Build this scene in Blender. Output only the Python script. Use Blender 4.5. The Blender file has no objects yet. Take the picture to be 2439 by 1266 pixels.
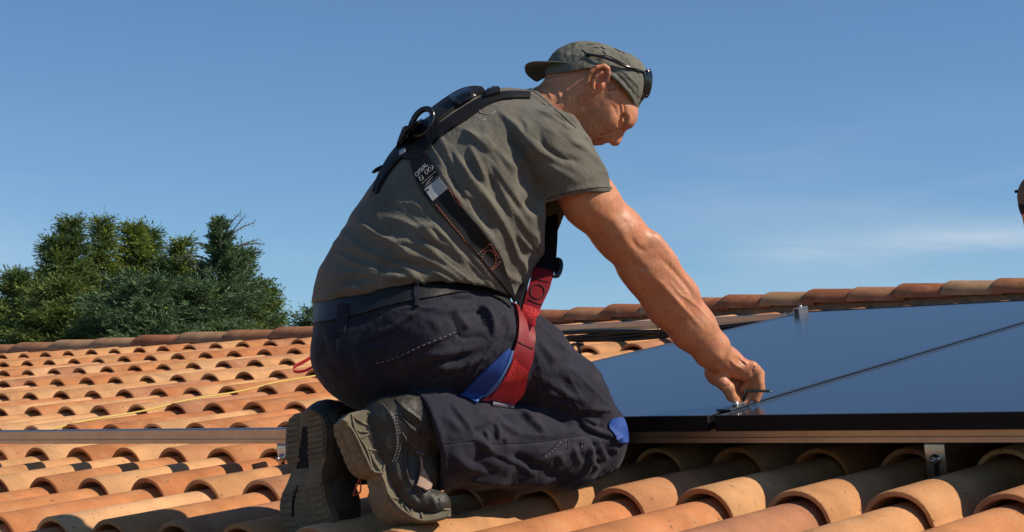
import bpy, bmesh, math, random
import numpy as np
from mathutils import Vector, Matrix
from mathutils.bvhtree import BVHTree

# ---------------------------------------------------------------- camera, sky, sun, exposure
SCN = bpy.context.scene
COL = SCN.collection
FPX = 4461.93                       # focal length in pixels of the 2439 px wide photograph
CX, CY = 1219.5, 633.0
PITCH, YAW, ROOF = 0.0961541552, 0.689233449, 0.175131816
EYE = np.array([0.0, 0.0, 3.6])
Fv = np.array([0.0, math.cos(PITCH), math.sin(PITCH)])
Uv = np.array([0.0, -math.sin(PITCH), math.cos(PITCH)])
Rv = np.array([1.0, 0.0, 0.0])

cam_data = bpy.data.cameras.new('camera')
cam = bpy.data.objects.new('camera', cam_data)
COL.objects.link(cam)
cam.location = EYE
cam.rotation_euler = (math.pi / 2 + PITCH, 0, 0)
cam_data.sensor_width = 36.0
cam_data.lens = FPX / 2439.0 * 36.0
cam_data.clip_start = 0.1
cam_data.clip_end = 3000
SCN.camera = cam

SUN_EL = math.radians(41.0)
SUN_TOWARD = math.radians(14.0)     # the sun stands to the right, a little on the camera's side
sun_dir = Vector((math.cos(SUN_TOWARD) * math.cos(SUN_EL), -math.sin(SUN_TOWARD) * math.cos(SUN_EL), math.sin(SUN_EL)))
world = bpy.data.worlds.new("World")
SCN.world = world
world.use_nodes = True
wn, wl = world.node_tree.nodes, world.node_tree.links
wn.clear()
w_out = wn.new('ShaderNodeOutputWorld')
w_bg = wn.new('ShaderNodeBackground')
w_sky = wn.new('ShaderNodeTexSky')
w_sky.sky_type = 'NISHITA'
w_sky.sun_disc = False
w_sky.sun_elevation = SUN_EL
w_sky.sun_rotation = math.atan2(sun_dir.x, sun_dir.y)
w_sky.altitude = 100
w_sky.air_density = 0.85
w_sky.dust_density = 0.0
w_sky.ozone_density = 4.0
w_bg.inputs['Strength'].default_value = 0.093
# wispy cirrus low in the sky: stretched noise laid out by direction
w_tc = wn.new('ShaderNodeTexCoord')
w_sep = wn.new('ShaderNodeSeparateXYZ')
wl.new(w_tc.outputs['Generated'], w_sep.inputs[0])
def wmath(op, a, b=None, c=None, clamp=False):
    n = wn.new('ShaderNodeMath'); n.operation = op; n.use_clamp = clamp
    for i, v in enumerate((a, b, c)):
        if v is None: continue
        if isinstance(v, (int, float)): n.inputs[i].default_value = v
        else: wl.new(v, n.inputs[i])
    return n.outputs[0]
w_h = wmath('ADD', w_sep.outputs['Y'], 0.35)
w_cu = wmath('DIVIDE', w_sep.outputs['X'], w_h)
w_cv = wmath('DIVIDE', w_sep.outputs['Z'], w_h)
w_comb = wn.new('ShaderNodeCombineXYZ')
wl.new(w_cu, w_comb.inputs[0]); wl.new(w_cv, w_comb.inputs[1])
w_map = wn.new('ShaderNodeMapping')
w_map.inputs['Scale'].default_value = (5.0, 34.0, 1.0)
w_map.inputs['Rotation'].default_value = (0, 0, math.radians(-7))
w_map.inputs['Location'].default_value = (0.52, 0.20, 0.0)
wl.new(w_comb.outputs[0], w_map.inputs[0])
w_noise = wn.new('ShaderNodeTexNoise')
w_noise.inputs['Scale'].default_value = 1.0
w_noise.inputs['Detail'].default_value = 7
w_noise.inputs['Roughness'].default_value = 0.52
w_noise.inputs['Distortion'].default_value = 0.5
wl.new(w_map.outputs[0], w_noise.inputs['Vector'])
w_ramp = wn.new('ShaderNodeValToRGB')
w_ramp.color_ramp.elements[0].position = 0.47
w_ramp.color_ramp.elements[0].color = (0, 0, 0, 1)
w_ramp.color_ramp.elements[1].position = 0.72
w_ramp.color_ramp.elements[1].color = (1, 1, 1, 1)
wl.new(w_noise.outputs['Fac'], w_ramp.inputs[0])
# cirrus thins out with height
w_low = wn.new('ShaderNodeMapRange'); w_low.clamp = True
w_low.inputs['From Min'].default_value = 0.19; w_low.inputs['From Max'].default_value = 0.10
wl.new(w_sep.outputs['Z'], w_low.inputs['Value'])
w_big = wn.new('ShaderNodeTexNoise'); w_big.inputs['Scale'].default_value = 2.2; w_big.inputs['Detail'].default_value = 1
wl.new(w_tc.outputs['Generated'], w_big.inputs['Vector'])
w_bigr = wn.new('ShaderNodeMapRange'); w_bigr.clamp = True
w_bigr.inputs['From Min'].default_value = 0.40; w_bigr.inputs['From Max'].default_value = 0.56
wl.new(w_big.outputs['Fac'], w_bigr.inputs['Value'])
w_side = wn.new('ShaderNodeMapRange'); w_side.clamp = True
w_side.inputs['From Min'].default_value = -0.05; w_side.inputs['From Max'].default_value = 0.17
w_side.inputs['To Min'].default_value = 0.35; w_side.inputs['To Max'].default_value = 1.0
wl.new(w_sep.outputs['X'], w_side.inputs['Value'])
w_fac = wmath('MULTIPLY', wmath('MULTIPLY', wmath('MULTIPLY', w_ramp.outputs[0], w_low.outputs[0]), w_side.outputs[0]), 0.30)
def wbump(src, mid, wid):
    a = wmath('DIVIDE', wmath('SUBTRACT', src, mid), wid)
    return wmath('DIVIDE', 1.0, wmath('ADD', 1.0, wmath('POWER', wmath('ABSOLUTE', a), 2.6)))
def wstep(src, a, b):
    n = wn.new('ShaderNodeMapRange'); n.clamp = True; n.interpolation_type = 'SMOOTHSTEP'
    n.inputs['From Min'].default_value = a; n.inputs['From Max'].default_value = b; wl.new(src, n.inputs['Value']); return n.outputs[0]
w_X, w_Z = w_sep.outputs['X'], w_sep.outputs['Z']
w_tilt = wmath('SUBTRACT', w_Z, wmath('MULTIPLY', w_X, .045))
w_fil = wmath('ADD', .25, wmath('MULTIPLY', w_ramp.outputs[0], 1.1))
w_b1 = wmath('MULTIPLY', wbump(w_tilt, .0950, .0062), wstep(w_X, .095, .16))
w_tilt2 = wmath('SUBTRACT', w_Z, wmath('MULTIPLY', w_X, .16))
w_b2 = wmath('MULTIPLY', wmath('MULTIPLY', wbump(w_tilt2, .0985, .0024), wstep(w_X, .16, .25)), .40)
w_b3 = wmath('MULTIPLY', wmath('MULTIPLY', wbump(w_Z, .092, .020), wstep(w_X, -.215, -.28)), .42)
w_bands = wmath('ADD', wmath('MULTIPLY', wmath('ADD', w_b1, w_b2), w_fil), w_b3)
w_fac = wmath('MINIMUM', wmath('ADD', w_fac, wmath('MULTIPLY', w_bands, .62)), .8)
w_tint = wn.new('ShaderNodeMix'); w_tint.data_type = 'RGBA'; w_tint.blend_type = 'MULTIPLY'
w_tint.inputs[0].default_value = 1.0
w_tint.inputs[7].default_value = (0.83, 0.985, 1.06, 1)
wl.new(w_sky.outputs[0], w_tint.inputs[6])
w_mix = wn.new('ShaderNodeMix'); w_mix.data_type = 'RGBA'
wl.new(w_fac, w_mix.inputs[0])
wl.new(w_tint.outputs[2], w_mix.inputs[6])
w_mix.inputs[7].default_value = (5.2, 6.3, 7.6, 1)
wl.new(w_mix.outputs[2], w_bg.inputs['Color'])
wl.new(w_bg.outputs[0], w_out.inputs['Surface'])

sun_data = bpy.data.lights.new('sun', 'SUN')
sun_data.energy = 5.0
sun_data.angle = math.radians(0.53)
sun_data.color = (1.0, 0.87, 0.70)
sun = bpy.data.objects.new('sun', sun_data)
COL.objects.link(sun)
sun.rotation_euler = sun_dir.to_track_quat('Z', 'Y').to_euler()
sun.location = (20, -5, 20)

SCN.view_settings.view_transform = 'Standard'
SCN.view_settings.look = 'None'
SCN.view_settings.exposure = 0.12
SCN.view_settings.gamma = 1.0
SCN.view_settings.use_curve_mapping = False

# ---------------------------------------------------------------- helpers
def W(x, y, d):
    """photograph pixel + depth in metres -> world point"""
    return EYE + Rv * ((x - CX) / FPX * d) + Uv * ((CY - y) / FPX * d) + Fv * d

def Wn(x, y, d):
    x, y, d = np.asarray(x, float), np.asarray(y, float), np.asarray(d, float)
    return EYE + Rv * ((x - CX) / FPX * d)[..., None] + Uv * ((CY - y) / FPX * d)[..., None] + Fv * d[..., None]

def project(P):
    q = np.asarray(P) - EYE
    d = q @ Fv
    return CX + FPX * (q @ Rv) / d, CY - FPX * (q @ Uv) / d, d

def link(name, me, parent=None, mat=None, kind=None, smooth=True):
    o = bpy.data.objects.new(name, me)
    COL.objects.link(o)
    if parent is not None: o.parent = parent
    if mat is not None and not me.materials: me.materials.append(mat)
    if kind: o['kind'] = kind
    return o

def mesh_from(verts, faces, smooth=True, name='mesh'):
    me = bpy.data.meshes.new(name)
    me.from_pydata([tuple(map(float, v)) for v in verts], [], [tuple(int(i) for i in f) for f in faces])
    me.update()
    if smooth and len(me.polygons):
        me.polygons.foreach_set('use_smooth', [True] * len(me.polygons))
    return me

def empty(name, loc, label=None, cat=None, group=None):
    o = bpy.data.objects.new(name, None)
    o.empty_display_size = 0.05
    COL.objects.link(o)
    o.location = Vector(tuple(map(float, loc)))
    tag(o, label, cat, group)
    return o

def tag(o, label=None, cat=None, group=None):
    if label: o['label'] = label
    if cat: o['category'] = cat
    if group: o['group'] = group
    return o

def settle(o, parent):
    """parent without moving: the mesh of o is given in world coordinates"""
    o.parent = parent
    o.matrix_parent_inverse = Matrix.Translation(-Vector(parent.location)) if parent.parent is None else Matrix.Identity(4)
    return o

def part(name, verts, faces, mat, parent=None, smooth=True, kind=None, label=None):
    """a mesh in world coordinates, child of an Empty (or of another part) that only translates"""
    me = mesh_from(verts, faces, smooth, name)
    me.materials.append(mat)
    o = bpy.data.objects.new(name, me)
    COL.objects.link(o)
    if parent is not None:
        o.parent = parent
        off = Vector((0, 0, 0)); p = parent
        while p is not None:
            off += Vector(p.location); p = p.parent
        me.transform(Matrix.Translation(-off))
    if kind: o['kind'] = kind
    if label: o['label'] = label
    return o

def bevel(o, w, seg=2, angle=35):
    m = o.modifiers.new('bevel', 'BEVEL')
    m.width = w; m.segments = seg; m.limit_method = 'ANGLE'; m.angle_limit = math.radians(angle)
    m.harden_normals = False
    return o

def box_vf(cx, cy, cz, sx, sy, sz, axes=None):
    v = []
    for k in (-1, 1):
        for j in (-1, 1):
            for i in (-1, 1):
                v.append(np.array([i * sx / 2, j * sy / 2, k * sz / 2]))
    if axes is not None:
        v = [axes[0] * q[0] + axes[1] * q[1] + axes[2] * q[2] for q in v]
    v = [q + np.array([cx, cy, cz]) for q in v]
    f = [(0, 2, 3, 1), (4, 5, 7, 6), (0, 1, 5, 4), (2, 6, 7, 3), (0, 4, 6, 2), (1, 3, 7, 5)]
    return v, f

def tube_vf(pts, rad, seg=8, flat=1.0, cap=True):
    """tube along points; rad scalar or list"""
    pts = [np.asarray(p, float) for p in pts]
    n = len(pts)
    rad = [rad] * n if np.isscalar(rad) else list(rad)
    v, f = [], []
    ref = None
    for i in range(n):
        t = pts[min(i + 1, n - 1)] - pts[max(i - 1, 0)]
        t = t / (np.linalg.norm(t) + 1e-12)
        if ref is None:
            ref = np.array([0, 0, 1.0]) if abs(t[2]) < .9 else np.array([1.0, 0, 0])
        a = ref - t * (ref @ t); a /= np.linalg.norm(a); ref = a
        b = np.cross(t, a)
        for k in range(seg):
            an = 2 * math.pi * k / seg
            v.append(pts[i] + (a * math.cos(an) * flat + b * math.sin(an)) * rad[i])
    for i in range(n - 1):
        for k in range(seg):
            k2 = (k + 1) % seg
            f.append((i * seg + k, i * seg + k2, (i + 1) * seg + k2, (i + 1) * seg + k))
    if cap:
        f.append(tuple(range(seg))[::-1]); f.append(tuple(range((n - 1) * seg, n * seg)))
    return v, f

def join_vf(*vfs):
    V, Fc = [], []
    for v, f in vfs:
        o = len(V); V += list(v); Fc += [tuple(i + o for i in q) for q in f]
    return V, Fc

def material(name, color, rough=0.6, metal=0.0, spec=0.5, var=0.0, vscale=8.0, bump=0.0, bscale=200.0,
             bump2=0.0, b2scale=30.0, sss=0.0, stain=None, stain_scale=12.0, stain_lo=.55, stain_hi=.7, stretch=None, sheen=0.0, coat=0.0):
    m = bpy.data.materials.new(name); m.use_nodes = True
    nt = m.node_tree; N = nt.nodes; L = nt.links
    b = N['Principled BSDF']
    b.inputs['Base Color'].default_value = (*color, 1)
    b.inputs['Roughness'].default_value = rough
    b.inputs['Metallic'].default_value = metal
    b.inputs['Specular IOR Level'].default_value = spec
    if sheen: b.inputs['Sheen Weight'].default_value = sheen
    if coat: b.inputs['Coat Weight'].default_value = coat
    if sss:
        b.inputs['Subsurface Weight'].default_value = sss
        b.inputs['Subsurface Radius'].default_value = (1.0, 0.35, 0.2)
        b.inputs['Subsurface Scale'].default_value = 0.006
    tc = N.new('ShaderNodeTexCoord')
    vec = tc.outputs['Object']
    if stretch:
        mp = N.new('ShaderNodeMapping'); mp.inputs['Scale'].default_value = stretch
        L.new(vec, mp.inputs[0]); vec = mp.outputs[0]
    col = None
    if var:
        no = N.new('ShaderNodeTexNoise'); no.inputs['Scale'].default_value = vscale; no.inputs['Detail'].default_value = 6
        no.inputs['Roughness'].default_value = .6
        L.new(vec, no.inputs['Vector'])
        mr = N.new('ShaderNodeMapRange'); mr.inputs['From Min'].default_value = .25; mr.inputs['From Max'].default_value = .75
        mr.inputs['To Min'].default_value = 1 - var; mr.inputs['To Max'].default_value = 1 + var
        L.new(no.outputs['Fac'], mr.inputs['Value'])
        mx = N.new('ShaderNodeVectorMath'); mx.operation = 'SCALE'; mx.inputs[0].default_value = color
        L.new(mr.outputs[0], mx.inputs['Scale'])
        col = mx.outputs[0]
    if stain is not None:
        no = N.new('ShaderNodeTexNoise'); no.inputs['Scale'].default_value = stain_scale; no.inputs['Detail'].default_value = 8
        no.inputs['Roughness'].default_value = .65
        L.new(vec, no.inputs['Vector'])
        mr = N.new('ShaderNodeMapRange'); mr.inputs['From Min'].default_value = stain_lo; mr.inputs['From Max'].default_value = stain_hi
        L.new(no.outputs['Fac'], mr.inputs['Value'])
        mix = N.new('ShaderNodeMix'); mix.data_type = 'RGBA'
        L.new(mr.outputs[0], mix.inputs[0])
        if col is not None: L.new(col, mix.inputs[6])
        else: mix.inputs[6].default_value = (*color, 1)
        mix.inputs[7].default_value = (*stain, 1)
        col = mix.outputs[2]
    if col is not None: L.new(col, b.inputs['Base Color'])
    nrm = None
    for st, sc in ((bump2, b2scale), (bump, bscale)):
        if st:
            no = N.new('ShaderNodeTexNoise'); no.inputs['Scale'].default_value = sc; no.inputs['Detail'].default_value = 5
            L.new(vec, no.inputs['Vector'])
            bu = N.new('ShaderNodeBump'); bu.inputs['Strength'].default_value = st
            bu.inputs['Distance'].default_value = 1.0 / sc * .5
            L.new(no.outputs['Fac'], bu.inputs['Height'])
            if nrm is not None: L.new(nrm, bu.inputs['Normal'])
            nrm = bu.outputs[0]
    if nrm is not None: L.new(nrm, b.inputs['Normal'])
    return m
# ---------------------------------------------------------------- the roof's own frame
rA = np.array([math.cos(YAW), -math.sin(YAW), 0.0])                       # along the ridge, towards the right
rH = np.array([math.sin(YAW), math.cos(YAW), 0.0])
rS = rH * math.cos(ROOF) + np.array([0, 0, math.sin(ROOF)])                # up the slope
rN = np.cross(rA, rS)
RP0 = EYE + np.array([0, 4.8384, -0.00166])
STEP, EXPO = 0.22, 0.47328
def RP(X, S, n=0.0):
    return RP0 + rA * X + rS * S + rN * n
def roof_at(px, py, off=0.0):
    r = Rv * (px - CX) / FPX + Uv * (CY - py) / FPX + Fv
    q = RP0 + rN * off - EYE
    t = (q @ rN) / (r @ rN)
    P = r * t + EYE - RP0
    return P @ rA, P @ rS, t
RM = Matrix(((rA[0], rS[0], rN[0]), (rA[1], rS[1], rN[1]), (rA[2], rS[2], rN[2]))).to_4x4()
RIDGE_S = 3.62

# ground: one sheet out to the horizon
M_ground = material('dry_grass_ground', (0.10, 0.11, 0.045), .95, var=.35, vscale=.6, stain=(.16, .13, .08), stain_scale=.25)
g = 1500.0
ground = part('ground', [(-g, -g, 0), (g, -g, 0), (g, g, 0), (-g, g, 0)], [(0, 1, 2, 3)], M_ground, smooth=False)
ground['kind'] = 'structure'

# terracotta
def tile_material(name, ridge=False):
    m = bpy.data.materials.new(name); m.use_nodes = True
    nt = m.node_tree; N = nt.nodes; L = nt.links; b = N['Principled BSDF']
    b.inputs['Roughness'].default_value = .82
    b.inputs['Specular IOR Level'].default_value = .25
    oi = N.new('ShaderNodeObjectInfo'); ge = N.new('ShaderNodeNewGeometry')
    add = N.new('ShaderNodeMath'); add.operation = 'ADD'
    L.new(oi.outputs['Random'], add.inputs[0]); L.new(ge.outputs['Random Per Island'], add.inputs[1])
    fr = N.new('ShaderNodeMath'); fr.operation = 'FRACT'; L.new(add.outputs[0], fr.inputs[0])
    r = N.new('ShaderNodeValToRGB'); cr = r.color_ramp; cr.interpolation = 'CONSTANT'
    pal = [(0, (.50, .210, .082)), (.14, (.61, .325, .145)), (.27, (.46, .175, .066)), (.40, (.53, .262, .112)), (.52, (.64, .36, .175)),
           (.64, (.50, .225, .100)), (.74, (.42, .185, .095)), (.82, (.61, .33, .15)), (.91, (.50, .200, .078))]
    if ridge:
        pal = [(0, (.33, .145, .07)), (.25, (.37, .22, .115)), (.45, (.31, .11, .05)), (.65, (.35, .20, .10)), (.82, (.33, .14, .065))]  # ridge palette darkened: shade on the caps' near side is put into the colour
    while len(cr.elements) < len(pal): cr.elements.new(0.5)
    for e_, (p_, c_) in zip(cr.elements, pal): e_.position = p_
    for e_, (p_, c_) in zip(cr.elements, pal): e_.color = (*c_, 1)
    L.new(fr.outputs[0], r.inputs[0])
    tc = N.new('ShaderNodeTexCoord')
    off = N.new('ShaderNodeVectorMath'); off.operation = 'ADD'
    sc = N.new('ShaderNodeMath'); sc.operation = 'MULTIPLY'; sc.inputs[1].default_value = 37.0
    L.new(fr.outputs[0], sc.inputs[0]); L.new(tc.outputs['Object'], off.inputs[0]); L.new(sc.outputs[0], off.inputs[1])
    def noise(scale, detail, rough=.55):
        n = N.new('ShaderNodeTexNoise'); n.inputs['Scale'].default_value = scale; n.inputs['Detail'].default_value = detail
        n.inputs['Roughness'].default_value = rough
        L.new(off.outputs[0], n.inputs['Vector']); return n.outputs['Fac']
    def mrange(v, a, b_, c, d):
        n = N.new('ShaderNodeMapRange'); n.inputs['From Min'].default_value = a; n.inputs['From Max'].default_value = b_
        n.inputs['To Min'].default_value = c; n.inputs['To Max'].default_value = d; L.new(v, n.inputs['Value']); return n.outputs[0]
    k1 = mrange(noise(9, 6), .3, .7, .74, 1.15)
    k2 = mrange(noise(260, 3, .7), .3, .7, .86, 1.12)
    mul = N.new('ShaderNodeMath'); mul.operation = 'MULTIPLY'; L.new(k1, mul.inputs[0]); L.new(k2, mul.inputs[1])
    s1 = N.new('ShaderNodeVectorMath'); s1.operation = 'SCALE'; L.new(r.outputs[0], s1.inputs[0]); L.new(mul.outputs[0], s1.inputs['Scale'])
    # pale sandy bloom in patches, and small dark pits
    mx = N.new('ShaderNodeMix'); mx.data_type = 'RGBA'
    L.new(mrange(noise(14, 6, .6), .50, .72, 0, .40), mx.inputs[0]); L.new(s1.outputs[0], mx.inputs[6]); mx.inputs[7].default_value = (.56, .33, .17, 1)
    mx2 = N.new('ShaderNodeMix'); mx2.data_type = 'RGBA'
    L.new(mrange(noise(75, 2, .4), .70, .76, 0, .75), mx2.inputs[0]); L.new(mx.outputs[2], mx2.inputs[6]); mx2.inputs[7].default_value = (.10, .05, .03, 1)
    # lichen specks, grey
    mx3 = N.new('ShaderNodeMix'); mx3.data_type = 'RGBA'
    L.new(mrange(noise(30, 5, .75), .60, .74, 0, .45 if not ridge else .65), mx3.inputs[0]); L.new(mx2.outputs[2], mx3.inputs[6]); mx3.inputs[7].default_value = (.22, .17, .12, 1)
    L.new(mx3.outputs[2], b.inputs['Base Color'])
    bu = N.new('ShaderNodeBump'); bu.inputs['Strength'].default_value = .5; bu.inputs['Distance'].default_value = .0015
    L.new(noise(330, 4, .65), bu.inputs['Height'])
    bu2 = N.new('ShaderNodeBump'); bu2.inputs['Strength'].default_value = .35; bu2.inputs['Distance'].default_value = .006
    L.new(noise(22, 3), bu2.inputs['Height']); L.new(bu.outputs[0], bu2.inputs['Normal'])
    L.new(bu2.outputs[0], b.inputs['Normal'])
    return m
M_tile = tile_material('terracotta_tile')
M_ridge = tile_material('weathered_shade_darkened_ridge', True)

def tile_mesh(length, name, seg=14, jitter=0.0, seed=0):
    """one interlocking barrel tile: a tapering half barrel with a fillet running into a flat pan"""
    rnd = random.Random(seed)
    Lfull = EXPO + .06
    stations = [0.0, .004, length * .5, length]
    V, Fc = [], []
    def profile(v, inner):
        t = v / Lfull
        w = (.0785 * (1 - t) + .062 * t) * (1 + jitter * rnd.uniform(-1, 1) * 0)
        base = -.078 - .016 * t
        h = .078 * (1 - t) + .062 * t
        th = .0135 if inner else 0.0
        lip = .0028 if (v == 0.0) else 0.0
        pts = []
        for i in range(seg + 1):
            an = math.pi * (1 - i / seg)
            pts.append(((w - th - (lip if not inner else -lip)) * math.cos(an), base + (h - th - (lip if not inner else -lip)) * math.sin(an) ** .92 if math.sin(an) > 1e-6 else base))
        # fillet and pan
        dn = -.011 if inner else 0.0
        x0 = pts[-1][0]
        pts[-1] = (pts[-1][0] + .001, base + .010)
        pts += [(w + .006, base + .003 + dn), (w + .016, base + dn), (.142 - .002, base + dn)]
        return pts
    n = None
    for inner in (False, True):
        for v in stations:
            pr = profile(v, inner)
            n = len(pr)
            for (x, z) in pr: V.append((x, v, z))
    ns = len(stations)
    def idx(inner, s, i): return (ns * n if inner else 0) + s * n + i
    for s in range(ns - 1):
        for i in range(n - 1):
            Fc.append((idx(0, s, i), idx(0, s, i + 1), idx(0, s + 1, i + 1), idx(0, s + 1, i)))
            Fc.append((idx(1, s, i), idx(1, s + 1, i), idx(1, s + 1, i + 1), idx(1, s, i + 1)))
    for i in range(n - 1):
        Fc.append((idx(0, 0, i + 1), idx(0, 0, i), idx(1, 0, i), idx(1, 0, i + 1)))
        Fc.append((idx(0, ns - 1, i), idx(0, ns - 1, i + 1), idx(1, ns - 1, i + 1), idx(1, ns - 1, i)))
    for i, rev in ((0, False), (n - 1, True)):
        for s in range(ns - 1):
            q = (idx(0, s, i), idx(0, s + 1, i), idx(1, s + 1, i), idx(1, s, i))
            Fc.append(q[::-1] if rev else q)
    me = mesh_from(V, Fc, True, name)
    # keep the rim crisp
    for e in me.edges: pass
    bm = bmesh.new(); bm.from_mesh(me)
    bmesh.ops.recalc_face_normals(bm, faces=bm.faces)
    for e in bm.edges:
        if len(e.link_faces) == 2 and e.calc_face_angle(0) > math.radians(50): e.smooth = False
    bm.to_mesh(me); bm.free()
    return me
TILE_FULL = tile_mesh(EXPO + .06, 'barrel_tile')
TILE_TOP = tile_mesh(.36, 'barrel_tile_short')
TILE_FULL.materials.append(M_tile); TILE_TOP.materials.append(M_tile)

house = empty('house', RP(0, -2.6, -3.0), 'house under the worker, roofed with orange and beige barrel tiles up to a ridge', 'house')
HOFF = Vector(house.location)

rowdrift = {1: .02, 2: .07, 3: .06, 4: .05, 5: -.01, 6: -.05, 7: -.08, 8: -.13, 9: -.17, 10: -.18}
tiles = []
rng = random.Random(11)
for r in range(1, 14):
    for k in range(-46, 20):
        dr = rowdrift.get(r, -.18)
        X = STEP * (k + dr + (.0175 * (k + 9) if r >= 7 else 0.0))
        if k < -20: X = STEP * (k + dr)
        S = (8 - r) * EXPO
        P = RP(X, S, -.02)
        px, py, d = project(P)
        if d < .6 or X < -10.2: continue
        Q = RP(X, S + EXPO, -.02); qx, qy, qd = project(Q)
        vis = (min(px, qx) < 2439 + 60 and max(px, qx) > -60 and py > 0 and qy < 1330)
        size = STEP * EXPO / d ** 2
        # under the panels and behind the man counts less
        hid = (X > -.30 and S > -.1 and S < 1.9)
        tiles.append(((0 if vis else 2) + (1 if hid else 0), -size, X, S, r))
tiles.sort(key=lambda t: (t[0], t[1]))
solo, rest = tiles[:296], tiles[296:]
for (_, _, X, S, r) in solo:
    o = bpy.data.objects.new('tile', TILE_TOP if r == 1 else TILE_FULL)
    COL.objects.link(o); o.parent = house
    j = (rng.uniform(-.003, .003), rng.uniform(-.006, .006), rng.uniform(-.0015, .0015))
    o.matrix_local = Matrix.Translation(Vector(RP(X + j[0], S + j[1], j[2])) - HOFF) @ RM @ Matrix.Rotation(rng.uniform(-.008, .008), 4, 'Z') @ Matrix.Rotation(rng.uniform(-.006, .006), 4, 'Y')
bm = bmesh.new()
for (_, _, X, S, r) in rest:
    tmp = (TILE_TOP if r == 1 else TILE_FULL)
    n0 = len(bm.verts)
    bm.from_mesh(tmp)
    bm.verts.ensure_lookup_table()
    mt = Matrix.Translation(Vector(RP(X, S + rng.uniform(-.005, .005))) - HOFF) @ RM
    bmesh.ops.transform(bm, matrix=mt, verts=bm.verts[n0:])
me = bpy.data.meshes.new('tile_field'); bm.to_mesh(me); bm.free(); me.materials.append(M_tile)
tf = bpy.data.objects.new('tile_field', me); COL.objects.link(tf); tf.parent = house; tf['kind'] = 'stuff'

# deck under the tiles, the rear slope, gable walls
M_deck = material('dark_roof_deck', (.06, .04, .03), .9, var=.2)
M_wall = material('cream_render_wall', (.55, .48, .38), .9, var=.06, vscale=3, bump=.3, bscale=120)
X0, X1, SE = -10.3, 4.3, -2.62
def slab(p00, p10, p11, p01, t):
    top = [np.array(p) for p in (p00, p10, p11, p01)]
    nn = np.cross(top[1] - top[0], top[3] - top[0]); nn /= np.linalg.norm(nn)
    v = top + [p - nn * t for p in top]
    return v, [(0, 1, 2, 3), (7, 6, 5, 4), (0, 4, 5, 1), (1, 5, 6, 2), (2, 6, 7, 3), (3, 7, 4, 0)]
v, f = slab(RP(X0, SE, -.110), RP(X1, SE, -.110), RP(X1, RIDGE_S, -.110), RP(X0, RIDGE_S, -.110), .06)
part('roof_deck', v, f, M_deck, house, False)
rS2 = rH * math.cos(ROOF) - np.array([0, 0, math.sin(ROOF)])
def RB(X, s, n=0.0):
    return RP(X, RIDGE_S, 0) + rS2 * s + np.cross(rA, rS2) * n
v, f = slab(RB(X0, .05, -.09), RB(X1, .05, -.09), RB(X1, 5.6, -.09), RB(X0, 5.6, -.09), .06)
part('rear_slope', v, f, M_tile, house, False)
zr = RP(0, RIDGE_S, -.2)[2]
fp = [RP(X0 + .25, SE + .35, 0), RP(X1 - .25, SE + .35, 0), RB(X1 - .25, 5.2, 0), RB(X0 + .25, 5.2, 0)]
eave = [RP(X0 + .25, SE + .35, -.18)[2], RP(X1, SE + .35, -.18)[2], RB(X1, 5.2, -.18)[2], RB(X0, 5.2, -.18)[2]]
lo = [np.array([p[0], p[1], 0]) for p in fp]; hi = [np.array([p[0], p[1], z]) for p, z in zip(fp, eave)]
ga = np.array([*RP(X0 + .25, RIDGE_S)[:2], zr]); gb = np.array([*RP(X1 - .25, RIDGE_S)[:2], zr])
part('wall', lo + hi + [ga, gb], [(0, 1, 5, 4), (2, 3, 7, 6), (3, 0, 4, 8, 7), (1, 2, 6, 9, 5)], M_wall, house, False)

# ridge caps: tapering half barrels, the wide end of each lapping the next one on its left
def cap_mesh(L):
    seg = 12; st = [0, .006, L * .5, L + .05]
    V, Fc = [], []
    for th in (0, .013):
        for s, x in enumerate(st):
            t = x / (L + .05); w = .119 * (1 - t) + .108 * t - (.003 if s == 0 else 0); 
            for i in range(seg + 1):
                an = math.pi * i / seg
                V.append((x, (w - th) * math.cos(an), (w - th) * math.sin(an) * .60 - .008 * t))
    n = seg + 1; ns = len(st)
    idx = lambda a, s, i: a * ns * n + s * n + i
    for s in range(ns - 1):
        for i in range(seg):
            Fc.append((idx(0, s, i), idx(0, s + 1, i), idx(0, s + 1, i + 1), idx(0, s, i + 1)))
            Fc.append((idx(1, s, i), idx(1, s, i + 1), idx(1, s + 1, i + 1), idx(1, s + 1, i)))
    for s in (0, ns - 1):
        for i in range(seg): Fc.append((idx(0, s, i), idx(0, s, i + 1), idx(1, s, i + 1), idx(1, s, i)))
    for i in (0, n - 1):
        for s in range(ns - 1): Fc.append((idx(0, s, i), idx(0, s + 1, i), idx(1, s + 1, i), idx(1, s, i)))
    me = mesh_from(V, Fc, True, 'ridge_tile')
    bm = bmesh.new(); bm.from_mesh(me); bmesh.ops.recalc_face_normals(bm, faces=bm.faces)
    for e in bm.edges:
        if len(e.link_faces) == 2 and e.calc_face_angle(0) > math.radians(50): e.smooth = False
    bm.to_mesh(me); bm.free(); me.materials.append(M_ridge)
    return me
v, f = [], []
for xx in np.linspace(X0, X1, 60):
    up = .030 * min(1, max(0, (xx + 3.4) / 1.8))
    v += [RP(xx, RIDGE_S - .088, -.12), RP(xx, RIDGE_S - .080, -.012 + up), RP(xx, RIDGE_S + .06, .0 + up), RP(xx, RIDGE_S + .10, -.14)]
for i in range(59):
    for j in range(3): f.append((4 * i + j, 4 * i + j + 1, 4 * i + j + 5, 4 * i + j + 4))
part('ridge_mortar', v, f, material('ridge_mortar', (.30, .20, .13), .95, var=.3, vscale=20, bump=.8, bscale=60), house, True)
CAP_A, CAP_B = cap_mesh(.40), cap_mesh(.222)
X = -10.2
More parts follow.
